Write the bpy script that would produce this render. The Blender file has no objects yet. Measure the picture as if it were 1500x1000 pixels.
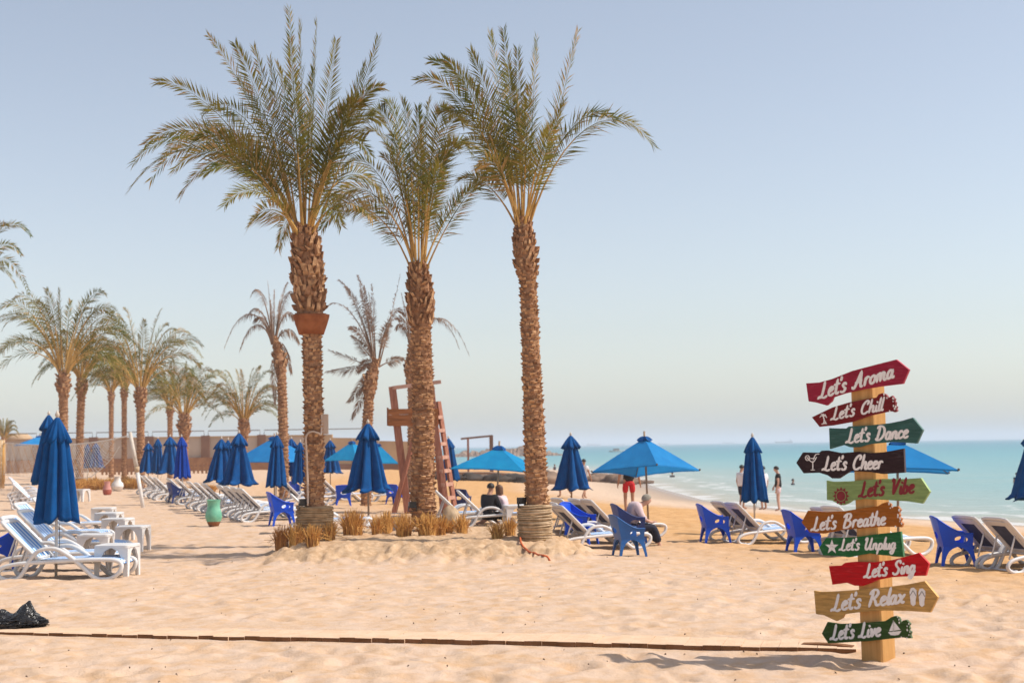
import bpy, bmesh, math, random
import numpy as np
from mathutils import Vector, Matrix, noise as mnoise
R = math.radians
random.seed(7)
SC = bpy.context.scene
COL = SC.collection

# ------------------------------------------------------------------ camera, sky, sun, exposure
CAM_H = 1.8
PITCH, ROLL, FPX = R(4.19), R(0.85), 50 / 36 * 1500
cam_d = bpy.data.cameras.new('camera')
cam = bpy.data.objects.new('camera', cam_d)
COL.objects.link(cam)
cam_d.lens, cam_d.sensor_width = 50, 36
cam_d.clip_start, cam_d.clip_end = 0.1, 60000
CM = Matrix.Translation((0, 0, CAM_H)) @ Matrix.Rotation(math.pi / 2 + PITCH, 4, 'X') @ Matrix.Rotation(-ROLL, 4, 'Z')
cam.matrix_world = CM
cam_d.dof.use_dof = True
cam_d.dof.focus_distance = 16
cam_d.dof.aperture_fstop = 2.8
SC.camera = cam
CR, CRI = CM.to_3x3(), CM.to_3x3().transposed()

SUN_EL, SUN_AZ = R(51), R(-4)          # azimuth measured from +X towards +Y
w = bpy.data.worlds.new('World')
SC.world = w
w.use_nodes = True
nt = w.node_tree
sky = nt.nodes.new('ShaderNodeTexSky')
sky.sky_type = 'NISHITA'
sky.sun_disc = False
sky.sun_elevation = SUN_EL
sky.sun_rotation = math.pi / 2 - SUN_AZ
sky.air_density, sky.dust_density, sky.ozone_density = 1.0, 1.15, 0.3
nt.nodes['Background'].inputs[1].default_value = 0.112
hs = nt.nodes.new('ShaderNodeHueSaturation')
hs.inputs['Saturation'].default_value = 0.66          # dusty, milky air
nt.links.new(sky.outputs[0], hs.inputs['Color'])
tint = nt.nodes.new('ShaderNodeMix'); tint.data_type = 'RGBA'; tint.blend_type = 'MULTIPLY'; tint.inputs[0].default_value = 1
tint.inputs[7].default_value = (0.955, 0.955, 0.962, 1)
nt.links.new(hs.outputs[0], tint.inputs[6])
nt.links.new(tint.outputs[2], nt.nodes['Background'].inputs[0])
sl = bpy.data.lights.new('sun', 'SUN')
sl.energy, sl.angle, sl.color = 3.1, R(0.5), (1.0, 0.94, 0.85)
so = bpy.data.objects.new('sun', sl)
COL.objects.link(so)
sdir = Vector((math.cos(SUN_AZ) * math.cos(SUN_EL), math.sin(SUN_AZ) * math.cos(SUN_EL), math.sin(SUN_EL)))
so.rotation_euler = sdir.to_track_quat('Z', 'Y').to_euler()
so.location = sdir * 60
SC.view_settings.view_transform = 'Standard'
SC.view_settings.look = 'None'
SC.view_settings.exposure = 0.54
SC.view_settings.gamma = 1
SC.render.engine = 'CYCLES'
SC.cycles.max_bounces = 8
SC.cycles.volume_bounces = 4

# ------------------------------------------------------------------ terrain function
SHORE = [(60, -60), (40, 0), (30, 18), (23, 35), (17.7, 49), (12.6, 61), (10.0, 74), (9.8, 95), (10.2, 125), (7.5, 160), (2, 190), (-40, 215), (-400, 260)]
WATER_Z = -1.2

def shore_dist(x, y):
    """signed distance to the waterline, positive inland"""
    x, y = np.asarray(x, float), np.asarray(y, float)
    best = np.full(x.shape, 1e9)
    sgn = np.ones(x.shape)
    for (x0, y0), (x1, y1) in zip(SHORE[:-1], SHORE[1:]):
        dx, dy = x1 - x0, y1 - y0
        t = np.clip(((x - x0) * dx + (y - y0) * dy) / (dx * dx + dy * dy), 0, 1)
        d = np.hypot(x - x0 - t * dx, y - y0 - t * dy)
        s = np.where((x - x0) * dy - (y - y0) * dx < 0, 1.0, -1.0)
        upd = d < best - 1e-9
        best = np.where(upd, d, best)
        sgn = np.where(upd, s, sgn)
    return best * sgn

def sstep(a, b, x):
    t = np.clip((x - a) / (b - a), 0, 1)
    return t * t * (3 - 2 * t)

def vnoise(x, y, seed=0):
    xi, yi = np.floor(x).astype(np.int64), np.floor(y).astype(np.int64)
    xf, yf = x - xi, y - yi
    def h(a, b):
        n = (a * 374761393 + b * 668265263 + seed * 982451653) & 0x7fffffff
        n = ((n ^ (n >> 13)) * 1274126177) & 0x7fffffff
        return ((n ^ (n >> 16)) & 0xffff) / 65535.0
    u, v = xf * xf * (3 - 2 * xf), yf * yf * (3 - 2 * yf)
    a = h(xi, yi) * (1 - u) + h(xi + 1, yi) * u
    b = h(xi, yi + 1) * (1 - u) + h(xi + 1, yi + 1) * u
    return a * (1 - v) + b * v - 0.5

PATH0, PATH1 = np.array((-9.0, 15.25)), np.array((2.75, 12.32))   # front edge of the boarded path
_pd = (PATH1 - PATH0) / np.linalg.norm(PATH1 - PATH0)
_pn = np.array((-_pd[1], _pd[0]))                                # points away from the camera

def mound(x, y):
    s = sstep(-4.5, -3.3, x) * (1 - sstep(0.55, 1.45, x))
    t = sstep(21.9, 24.0, y) * (1 - sstep(27.5, 30.5, y))
    return 0.25 * s * t

def gfun(x, y):
    """smooth terrain height"""
    x, y = np.asarray(x, float), np.asarray(y, float)
    d = shore_dist(x, y)
    z = np.where(d > 0, -1.2 * np.clip(1 - d / 26, 0, 1) ** 1.7, -1.2 + np.maximum(d, -60) * 0.05)
    u = (x - PATH0[0]) * _pd[0] + (y - PATH0[1]) * _pd[1]
    v = (x - PATH0[0]) * _pn[0] + (y - PATH0[1]) * _pn[1]
    z = z + 0.034 * sstep(0.1, 0.5, v) * (1 - sstep(1.5, 5, v)) * (1 - sstep(11.5, 13.5, u)) 
    return z + mound(x, y)

def gfull(x, y):
    x, y = np.asarray(x, float), np.asarray(y, float)
    d = shore_dist(x, y)
    u = (x - PATH0[0]) * _pd[0] + (y - PATH0[1]) * _pd[1]
    v = (x - PATH0[0]) * _pn[0] + (y - PATH0[1]) * _pn[1]
    onp = (1 - sstep(11.7, 12.4, u)) * sstep(-0.5, -0.02, v) * (1 - sstep(1.2, 1.9, v))
    amp = (1 - 0.75 * onp) * sstep(0.5, 6, d)
    n = 0.035 * vnoise(x * 0.7, y * 0.7, 1) + 0.026 * vnoise(x * 2.1, y * 2.1, 2) + 0.036 * vnoise(x * 4.7, y * 4.7, 3) + 0.02 * vnoise(x * 10, y * 10, 4)
    m = mound(x, y)
    dd = 4 * m * (0.25 - m) / 0.25 / 0.25
    n2 = (0.1 * vnoise(x * 2.6, y * 2.6, 5) + 0.1 * vnoise(x * 6, y * 6, 6) + 0.1 * vnoise(x * 11, y * 11, 8) + 0.06 * vnoise(x * 19, y * 19, 9)) * np.clip(dd + 0.25 * (m > 0.02), 0, 1)
    return gfun(x, y) + n * amp + n2

def g(x, y):
    return float(gfun(np.array([x]), np.array([y]))[0])

def gf(x, y):
    return float(gfull(np.array([x]), np.array([y]))[0])

def project(p):
    q = CRI @ (Vector(p) - Vector((0, 0, CAM_H)))
    return (750 + q.x / -q.z * FPX, 500 - q.y / -q.z * FPX)

def at(px, py, depth):
    """world point seen at photo pixel (px, py) at distance y = depth"""
    d = CR @ Vector(((px - 750) / FPX, -(py - 500) / FPX, -1))
    return Vector((0, 0, CAM_H)) + d * (depth / d.y)

def on_ground(px, depth, full=False):
    """spot on the sand at distance depth in the direction of photo column px"""
    x = (px - 750) / FPX * depth
    for _ in range(6):
        z = g(x, depth)
        x -= (project((x, depth, z))[0] - px) / FPX * depth
    return Vector((x, depth, gf(x, depth) if full else g(x, depth)))

def hit(px, py):
    """where the view ray through a photo pixel meets the sand"""
    lo, hi = 3.0, 400.0
    y = 3.0
    while y < 400:
        p = at(px, py, y)
        if p.z < g(p.x, p.y):
            break
        lo = y
        y *= 1.01
    hi = y
    for _ in range(30):
        m = (lo + hi) / 2
        p = at(px, py, m)
        if p.z < g(p.x, p.y): hi = m
        else: lo = m
    p = at(px, py, hi)
    p.z = g(p.x, p.y)
    return p

# ------------------------------------------------------------------ materials
def mat(name, col, rough=0.6, col2=None, scale=8.0, bump=0.0, bscale=40.0, spec=0.3, stretch=None, metal=0.0, transl=0.0, contrast=(0.35, 0.65), detail=4.0):
    m = bpy.data.materials.new(name)
    m.use_nodes = True
    n, l = m.node_tree.nodes, m.node_tree.links
    b = n['Principled BSDF']
    b.inputs['Roughness'].default_value = rough
    b.inputs['Specular IOR Level'].default_value = spec
    b.inputs['Metallic'].default_value = metal
    tc = n.new('ShaderNodeTexCoord')
    mp = n.new('ShaderNodeMapping')
    l.new(tc.outputs['Object'], mp.inputs[0])
    if stretch: mp.inputs['Scale'].default_value = stretch
    if col2 is None: col2 = tuple(c * 0.78 for c in col)
    nz = n.new('ShaderNodeTexNoise')
    nz.inputs['Scale'].default_value = scale
    nz.inputs['Detail'].default_value = detail
    l.new(mp.outputs[0], nz.inputs['Vector'])
    rp = n.new('ShaderNodeValToRGB')
    rp.color_ramp.elements[0].position, rp.color_ramp.elements[1].position = contrast
    rp.color_ramp.elements[0].color = (*col2, 1)
    rp.color_ramp.elements[1].color = (*col, 1)
    l.new(nz.outputs[0], rp.inputs[0])
    l.new(rp.outputs[0], b.inputs['Base Color'])
    if bump:
        nb = n.new('ShaderNodeTexNoise')
        nb.inputs['Scale'].default_value = bscale
        nb.inputs['Detail'].default_value = 5
        l.new(mp.outputs[0], nb.inputs['Vector'])
        bp = n.new('ShaderNodeBump')
        bp.inputs['Strength'].default_value = bump
        bp.inputs['Distance'].default_value = 0.02
        l.new(nb.outputs[0], bp.inputs['Height'])
        l.new(bp.outputs[0], b.inputs['Normal'])
    if transl:
        tr = n.new('ShaderNodeBsdfTranslucent')
        l.new(rp.outputs[0], tr.inputs[0])
        mx = n.new('ShaderNodeMixShader')
        mx.inputs[0].default_value = transl
        l.new(b.outputs[0], mx.inputs[1])
        l.new(tr.outputs[0], mx.inputs[2])
        l.new(mx.outputs[0], n['Material Output'].inputs[0])
    return m

def stripes_mat(name, c1, c2, axis, freq, rough=0.7, transl=0.0):
    m = mat(name, c1, rough, c1, transl=transl)
    n, l = m.node_tree.nodes, m.node_tree.links
    tc = n.new('ShaderNodeTexCoord')
    sx = n.new('ShaderNodeSeparateXYZ')
    l.new(tc.outputs['Object'], sx.inputs[0])
    a = n.new('ShaderNodeMath'); a.operation = 'MULTIPLY'; a.inputs[1].default_value = freq
    l.new(sx.outputs[axis], a.inputs[0])
    s = n.new('ShaderNodeMath'); s.operation = 'SINE'
    l.new(a.outputs[0], s.inputs[0])
    r = n.new('ShaderNodeValToRGB')
    r.color_ramp.elements[0].position, r.color_ramp.elements[0].color = 0.45, (*c1, 1)
    r.color_ramp.elements[1].position, r.color_ramp.elements[1].color = 0.6, (*c2, 1)
    ad = n.new('ShaderNodeMath'); ad.operation = 'MULTIPLY_ADD'; ad.inputs[1].default_value = 0.5; ad.inputs[2].default_value = 0.5
    l.new(s.outputs[0], ad.inputs[0])
    l.new(ad.outputs[0], r.inputs[0])
    l.new(r.outputs[0], n['Principled BSDF'].inputs['Base Color'])
    for x in n:
        if x.type == 'BSDF_TRANSLUCENT': l.new(r.outputs[0], x.inputs[0])
    return m

M = {}
M['blue_cloth'] = mat('blue_cloth', (0.005, 0.085, 0.275), 0.8, (0.003, 0.062, 0.21), 5, 0.25, 60, 0.1, transl=0.1)
M['royal_cloth'] = mat('royal_cloth', (0.008, 0.06, 0.36), 0.8, (0.006, 0.048, 0.3), 5, 0.25, 60, 0.1, transl=0.1)
M['sky_cloth'] = mat('sky_cloth', (0.015, 0.33, 0.66), 0.8, (0.012, 0.28, 0.6), 3, 0.3, 9, 0.1, transl=0.42)
M['azure_cloth'] = mat('azure_cloth', (0.025, 0.27, 0.64), 0.8, (0.02, 0.23, 0.58), 3, 0.3, 9, 0.1, transl=0.36)
M['pole_wood'] = mat('pole_wood', (0.36, 0.25, 0.17), 0.6, (0.26, 0.17, 0.11), 6, stretch=(8, 8, 0.6))
M['pale_pole'] = mat('pale_pole', (0.62, 0.55, 0.47), 0.5, (0.5, 0.42, 0.34), 6)
M['white_plastic'] = mat('white_plastic', (0.74, 0.73, 0.72), 0.4, (0.62, 0.6, 0.58), 3, 0.0, spec=0.4)
M['greyed_plastic'] = mat('greyed_plastic', (0.7, 0.67, 0.66), 0.45, (0.58, 0.55, 0.54), 3, 0.0, spec=0.4)
M['sling'] = stripes_mat('sling', (0.08, 0.27, 0.62), (0.66, 0.72, 0.78), 1, 62.0)
M['sling_dark'] = mat('sling_dark', (0.06, 0.068, 0.12), 0.8, (0.045, 0.05, 0.09), 8)
M['blue_plastic'] = mat('blue_plastic', (0.006, 0.085, 0.66), 0.4, (0.005, 0.07, 0.56), 2.5, spec=0.3, transl=0.08)
M['teal_plastic'] = mat('teal_plastic', (0.012, 0.105, 0.34), 0.42, (0.01, 0.085, 0.28), 2.5, spec=0.4)
M['navy_plastic'] = mat('navy_plastic', (0.012, 0.035, 0.16), 0.45, (0.009, 0.028, 0.13), 2.5, spec=0.4)
M['trunk'] = mat('palm_trunk', (0.42, 0.225, 0.125), 0.9, (0.19, 0.095, 0.05), 9, 0.6, 45, 0.1, contrast=(0.3, 0.66))
M['boot'] = mat('palm_boot', (0.7, 0.435, 0.24), 0.9, (0.31, 0.16, 0.085), 14, 0.5, 60, 0.1, contrast=(0.3, 0.7))
M['boot_dark'] = mat('palm_boot_dark', (0.42, 0.23, 0.13), 0.9, (0.18, 0.09, 0.05), 10, 0.5, 50, 0.1)
M['collar'] = mat('palm_collar', (0.36, 0.13, 0.055), 0.85, (0.24, 0.08, 0.035), 6, 0.5, 30, 0.1)
M['petiole'] = mat('palm_petiole', (0.62, 0.38, 0.12), 0.6, (0.46, 0.27, 0.08), 3, spec=0.3)
M['leaf'] = mat('palm_leaf', (0.27, 0.215, 0.035), 0.6, (0.1, 0.12, 0.02), 1.7, spec=0.15, transl=0.35, contrast=(0.3, 0.62))
M['leaf_dry'] = mat('palm_leaf_dry', (0.46, 0.29, 0.1), 0.6, (0.3, 0.2, 0.075), 2.5, spec=0.3, transl=0.2)
M['far_leaf'] = mat('far_palm_leaf', (0.22, 0.175, 0.03), 0.6, (0.08, 0.1, 0.018), 0.8, spec=0.12, transl=0.2, contrast=(0.3, 0.62))
M['grey_leaf'] = mat('withered_leaf', (0.36, 0.23, 0.155), 0.8, (0.2, 0.13, 0.09), 2, spec=0.1)
M['straw'] = mat('straw', (0.78, 0.47, 0.15), 0.8, (0.56, 0.29, 0.08), 12, spec=0.2, stretch=(3, 3, 0.4), contrast=(0.3, 0.65))
M['straw_dark'] = mat('straw_dark', (0.5, 0.24, 0.075), 0.8, (0.28, 0.11, 0.035), 12, spec=0.2, stretch=(3, 3, 0.4))
M['rope'] = mat('rope', (0.5, 0.34, 0.19), 0.9, (0.3, 0.19, 0.1), 9, 0.5, 60, 0.1)
M['rope_pale'] = mat('rope_pale', (0.62, 0.46, 0.3), 0.9, (0.4, 0.28, 0.17), 9, 0.5, 60, 0.1)
M['black_plastic'] = mat('black_plastic', (0.012, 0.012, 0.013), 0.3, (0.008, 0.008, 0.008), 5, spec=0.5)
M['bin_bag'] = mat('bin_bag', (0.012, 0.011, 0.011), 0.25, (0.02, 0.018, 0.016), 8, 0.8, 22, 0.6)
M['tower_wood'] = mat('tower_wood', (0.4, 0.17, 0.11), 0.75, (0.27, 0.105, 0.065), 5, 0.3, 30, 0.2, stretch=(6, 6, 0.7))
M['tower_pale'] = mat('tower_pale', (0.55, 0.32, 0.24), 0.75, (0.42, 0.23, 0.17), 5, 0.3, 30, 0.2)
M['tower_panel'] = mat('tower_panel', (0.36, 0.13, 0.045), 0.7, (0.24, 0.085, 0.03), 3, 0.2, 30, 0.2, stretch=(0.7, 6, 6))
M['post_wood'] = mat('post_wood', (0.62, 0.345, 0.125), 0.7, (0.44, 0.22, 0.07), 3.2, 0.3, 40, 0.15, stretch=(7, 7, 0.5), contrast=(0.25, 0.7))
M['wall'] = mat('wall_plaster', (0.5, 0.4, 0.32), 0.9, (0.42, 0.33, 0.26), 0.4, 0.3, 8)
M['wall_tan'] = mat('wall_tan', (0.5, 0.34, 0.2), 0.9, (0.38, 0.25, 0.15), 0.5, 0.3, 8)
M['pilaster'] = mat('pilaster_brown', (0.23, 0.125, 0.085), 0.85, (0.18, 0.095, 0.065), 0.8)
M['brick_band'] = mat('brick_band', (0.36, 0.18, 0.085), 0.85, (0.26, 0.12, 0.06), 1.5)
M['dark_metal'] = mat('dark_metal', (0.1, 0.085, 0.075), 0.5, spec=0.4)
M['rail_metal'] = mat('rail_metal', (0.22, 0.2, 0.19), 0.5, spec=0.4)
M['white_paint'] = mat('white_paint', (0.72, 0.68, 0.64), 0.6, (0.5, 0.42, 0.35), 2.5, contrast=(0.2, 0.5))
M['cord'] = mat('net_cord', (0.72, 0.68, 0.62), 0.8)
M['net_orange'] = mat('net_cord_orange', (0.62, 0.38, 0.2), 0.8)
M['rock'] = mat('rock', (0.3, 0.2, 0.14), 0.9, (0.12, 0.08, 0.06), 0.7, 0.7, 3)
M['rock_dark'] = mat('rock_dark', (0.08, 0.065, 0.055), 0.85, (0.03, 0.025, 0.022), 0.7, 0.7, 3)
M['concrete'] = mat('quay_concrete', (0.33, 0.2, 0.13), 0.9, (0.22, 0.125, 0.08), 0.4, 0.4, 6)
M['orange_hose'] = mat('orange_hose', (0.6, 0.13, 0.035), 0.5, (0.5, 0.1, 0.03), 4)
M['pipe'] = mat('conduit_plastic', (0.6, 0.46, 0.36), 0.55, (0.5, 0.37, 0.28), 4)
M['jade_glaze'] = mat('jade_glaze', (0.2, 0.5, 0.33), 0.5, (0.12, 0.38, 0.25), 6, spec=0.4)
M['terracotta'] = mat('terracotta', (0.3, 0.12, 0.05), 0.8, (0.2, 0.09, 0.04), 9)
M['rose_clay'] = mat('rose_clay', (0.6, 0.3, 0.25), 0.7, (0.48, 0.2, 0.17), 4)
M['red_clay'] = mat('red_clay', (0.42, 0.11, 0.075), 0.7, (0.32, 0.085, 0.06), 4)
M['skin'] = mat('skin', (0.42, 0.22, 0.14), 0.55, (0.36, 0.18, 0.11), 6)
M['skin_pale'] = mat('skin_pale', (0.56, 0.33, 0.25), 0.55, (0.5, 0.28, 0.2), 6)
M['hair'] = mat('hair', (0.012, 0.009, 0.008), 0.5, (0.02, 0.015, 0.012), 30)
M['hair_brown'] = mat('hair_brown', (0.15, 0.07, 0.035), 0.5, (0.08, 0.035, 0.02), 30)
M['grey_felt'] = mat('grey_felt', (0.3, 0.27, 0.22), 0.9, (0.24, 0.21, 0.17), 20)
M['white_cloth'] = mat('white_cloth', (0.72, 0.69, 0.7), 0.85, (0.62, 0.58, 0.6), 8, 0.3, 12)
M['pink_cloth'] = mat('pink_cloth', (0.66, 0.5, 0.5), 0.85, (0.56, 0.42, 0.43), 8, 0.3, 12)
M['black_cloth'] = mat('black_cloth', (0.014, 0.014, 0.016), 0.85, (0.01, 0.01, 0.012), 8, 0.3, 12)
M['red_cloth'] = mat('red_cloth', (0.56, 0.014, 0.02), 0.8, (0.45, 0.01, 0.015), 8, 0.3, 12)
M['navy_cloth'] = mat('navy_cloth', (0.02, 0.022, 0.045), 0.85, (0.014, 0.016, 0.03), 8, 0.3, 12)
M['hull'] = mat('ship_hull', (0.1, 0.085, 0.09), 0.7)
M['superstructure'] = mat('ship_white', (0.5, 0.48, 0.48), 0.7)
M['plank'] = mat('sandy_plank', (0.7, 0.49, 0.335), 0.95, (0.62, 0.41, 0.26), 6, 0.4, 30, 0.1, contrast=(0.25, 0.6))
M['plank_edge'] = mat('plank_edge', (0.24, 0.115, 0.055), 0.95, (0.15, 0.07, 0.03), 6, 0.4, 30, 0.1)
M['twig'] = mat('twig', (0.12, 0.07, 0.04), 0.9)
M['letter_white'] = mat('letter_white', (0.86, 0.81, 0.78), 0.6, (0.78, 0.72, 0.69), 30)
M['letter_maroon'] = mat('letter_maroon', (0.23, 0.012, 0.022), 0.6, (0.18, 0.009, 0.016), 30)
M['letter_grey'] = mat('letter_grey', (0.3, 0.27, 0.26), 0.6)

# ------------------------------------------------------------------ mesh builder
class MB:
    def __init__(self): self.v, self.f, self.m, self.sm = [], [], [], []
    def quad_grid(self, rows, closed_u=False, closed_v=False, mi=0, smooth=True, flip=False):
        base = len(self.v); nr, nc = len(rows), len(rows[0])
        for r in rows: self.v.extend([tuple(p) for p in r])
        for i in range(nr if closed_v else nr - 1):
            for j in range(nc if closed_u else nc - 1):
                a, b = base + i * nc + j, base + i * nc + (j + 1) % nc
                c, d = base + ((i + 1) % nr) * nc + (j + 1) % nc, base + ((i + 1) % nr) * nc + j
                self.f.append((a, d, c, b) if flip else (a, b, c, d)); self.m.append(mi); self.sm.append(smooth)
        return base
    def face(self, pts, mi=0, smooth=False):
        b = len(self.v); self.v.extend([tuple(p) for p in pts]); self.f.append(tuple(range(b, b + len(pts)))); self.m.append(mi); self.sm.append(smooth)
    def box(self, c, s, mi=0, rot=None, taper=1.0):
        c = Vector(c); hx, hy, hz = s[0] / 2, s[1] / 2, s[2] / 2
        P = []
        for z in (-1, 1):
            k = taper if z > 0 else 1
            for x, y in ((-1, -1), (1, -1), (1, 1), (-1, 1)):
                p = Vector((x * hx * k, y * hy * k, z * hz))
                if rot is not None: p = rot @ p
                P.append(c + p)
        b = len(self.v); self.v.extend([tuple(p) for p in P])
        for f in ((3, 2, 1, 0), (4, 5, 6, 7), (0, 1, 5, 4), (1, 2, 6, 5), (2, 3, 7, 6), (3, 0, 4, 7)):
            self.f.append(tuple(b + i for i in f)); self.m.append(mi); self.sm.append(False)
    def bar(self, p0, p1, wx, wy, mi=0, up=(0, 0, 1)):
        """rectangular bar from p0 to p1"""
        p0, p1 = Vector(p0), Vector(p1); t = (p1 - p0); L = t.length; t.normalize()
        u = Vector(up)
        if abs(t.dot(u)) > 0.98: u = Vector((0, 1, 0))
        s = t.cross(u).normalized(); n = s.cross(t)
        rot = Matrix((s, n, t)).transposed()
        self.box((p0 + p1) / 2, (wx, wy, L), mi, rot)
    def tube(self, path, rad, sides=8, mi=0, closed=False, caps=True, smooth=True, flat=None, ref=None):
        path = [Vector(p) for p in path]; n = len(path)
        if not hasattr(rad, '__len__'): rad = [rad] * n
        rows = []; prev = None
        for i, p in enumerate(path):
            a = path[(i - 1) % n] if (closed or i > 0) else p
            b = path[(i + 1) % n] if (closed or i < n - 1) else p
            t = (b - a).normalized()
            if ref is not None: u = Vector(ref)
            elif prev is None: u = Vector((0, 0, 1)) if abs(t.z) < 0.9 else Vector((1, 0, 0))
            else: u = prev
            s = t.cross(u)
            if s.length < 1e-5: s = t.cross(Vector((0, 1, 0)))
            s.normalize(); u = s.cross(t).normalized(); prev = u
            fl = flat or (1, 1)
            rows.append([p + (s * math.cos(2 * math.pi * k / sides + math.pi / sides) * fl[0] + u * math.sin(2 * math.pi * k / sides + math.pi / sides) * fl[1]) * rad[i] for k in range(sides)])
        b = self.quad_grid(rows, True, closed, mi, smooth, flip=False)
        if caps and not closed:
            self.f.append(tuple(b + k for k in reversed(range(sides)))); self.m.append(mi); self.sm.append(False)
            e = b + (n - 1) * sides
            self.f.append(tuple(e + k for k in range(sides))); self.m.append(mi); self.sm.append(False)
    def lathe(self, prof, sides=16, mi=0, c=(0, 0, 0), rfun=None, smooth=True, capb=False, capt=False):
        rows = []
        for r, z in prof:
            rows.append([(c[0] + r * (rfun(2 * math.pi * k / sides, z) if rfun else 1) * math.cos(2 * math.pi * k / sides),
                          c[1] + r * (rfun(2 * math.pi * k / sides, z) if rfun else 1) * math.sin(2 * math.pi * k / sides), c[2] + z) for k in range(sides)])
        b = self.quad_grid(rows, True, False, mi, smooth)
        if capb: self.f.append(tuple(b + k for k in reversed(range(sides)))); self.m.append(mi); self.sm.append(False)
        if capt:
            e = b + (len(prof) - 1) * sides
            self.f.append(tuple(e + k for k in range(sides))); self.m.append(mi); self.sm.append(False)
    def prism(self, pts, O, U, V, N, thick, mi=0, mside=None):
        """outline (u, v) in plane O,U,V extruded from N=0 back to -thick"""
        O, U, V, N = Vector(O), Vector(U), Vector(V), Vector(N)
        A = [O + U * a + V * b for a, b in pts]; B = [p - N * thick for p in A]
        ar = sum(pts[i][0] * pts[(i + 1) % len(pts)][1] - pts[(i + 1) % len(pts)][0] * pts[i][1] for i in range(len(pts)))
        if ar < 0: A.reverse(); B.reverse()
        b = len(self.v); n = len(A); self.v.extend([tuple(p) for p in A + B])
        self.f.append(tuple(b + i for i in range(n))); self.m.append(mi); self.sm.append(False)
        self.f.append(tuple(b + n + i for i in reversed(range(n)))); self.m.append(mi); self.sm.append(False)
        for i in range(n):
            j = (i + 1) % n
            self.f.append((b + i, b + n + i, b + n + j, b + j)); self.m.append(mi if mside is None else mside); self.sm.append(False)
    def ball(self, c, r, seg=10, rings=7, mi=0, sq=(1, 1, 1), disp=0.0, seed=0, freq=1.5):
        rows = []
        for i in range(rings + 1):
            th = math.pi * i / rings
            row = []
            for k in range(seg):
                ph = 2 * math.pi * k / seg
                d = Vector((math.sin(th) * math.cos(ph), math.sin(th) * math.sin(ph), -math.cos(th)))
                q = r * (1 + disp * mnoise.noise(d * freq + Vector((seed * 7.3, seed * 3.1, seed))))
                row.append((c[0] + d.x * q * sq[0], c[1] + d.y * q * sq[1], c[2] + d.z * q * sq[2]))
            rows.append(row)
        self.quad_grid(rows, True, False, mi, True)
    def mesh(self, name, mats):
        me = bpy.data.meshes.new(name)
        me.from_pydata(self.v, [], self.f)
        for mm in (mats if isinstance(mats, (list, tuple)) else [mats]): me.materials.append(M[mm] if isinstance(mm, str) else mm)
        me.polygons.foreach_set('material_index', self.m)
        me.polygons.foreach_set('use_smooth', self.sm)
        me.update()
        return me
    def build(self, name, mats, parent=None, loc=None):
        o = bpy.data.objects.new(name, self.mesh(name, mats)); COL.objects.link(o)
        if parent is not None: o.parent = parent
        if loc is not None: o.location = loc
        return o

def tag(o, label=None, cat=None, group=None, kind=None):
    if label: o['label'] = label
    if cat: o['category'] = cat
    if group: o['group'] = group
    if kind: o['kind'] = kind
    return o

def thing(name, label, cat, loc=(0, 0, 0), rz=0.0, group=None, scale=1.0):
    o = bpy.data.objects.new(name, None); COL.objects.link(o)
    o.empty_display_size = 0.2
    o.location = loc; o.rotation_euler = (0, 0, rz); o.scale = (scale,) * 3
    return tag(o, label, cat, group)

def kids(o):
    return list(o.children)

def dup(root, label, loc, rz=0.0, group=None, scale=1.0, tilt=(0, 0), swap=None):
    """a copy of a thing with copies of its parts and sub-parts"""
    r = root.copy(); COL.objects.link(r)
    r.location = loc; r.rotation_euler = (tilt[0], tilt[1], rz); r.scale = (scale,) * 3
    r['label'] = label
    if group: r['group'] = group
    for c in kids(root):
        d = c.copy(); COL.objects.link(d); d.parent = r
        if swap: swap(d)
        for e in kids(c):
            h = e.copy(); COL.objects.link(h); h.parent = d
            if swap: swap(h)
    return r

def recolour(old, new):
    cache = {}
    def fn(o):
        me = o.data
        if me is None or M[old].name not in [m.name for m in me.materials]: return
        key = (me.name, new)
        if key not in RC:
            c = me.copy()
            for i, m in enumerate(c.materials):
                if m.name == M[old].name: c.materials[i] = M[new]
            RC[key] = c
        o.data = RC[key]
    return fn
RC = {}

def smooth_path(pts, n=8, closed=False):
    P = [Vector(p) for p in pts]; out = []; N = len(P)
    for i in range(N if closed else N - 1):
        if closed: a, b, c, d = P[i - 1], P[i], P[(i + 1) % N], P[(i + 2) % N]
        else: a, b, c, d = P[max(i - 1, 0)], P[i], P[i + 1], P[min(i + 2, N - 1)]
        for k in range(n):
            t = k / n
            out.append(0.5 * ((2 * b) + (c - a) * t + (2 * a - 5 * b + 4 * c - d) * t * t + (3 * b - a - 3 * c + d) * t ** 3))
    if not closed: out.append(P[-1])
    return out

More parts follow.
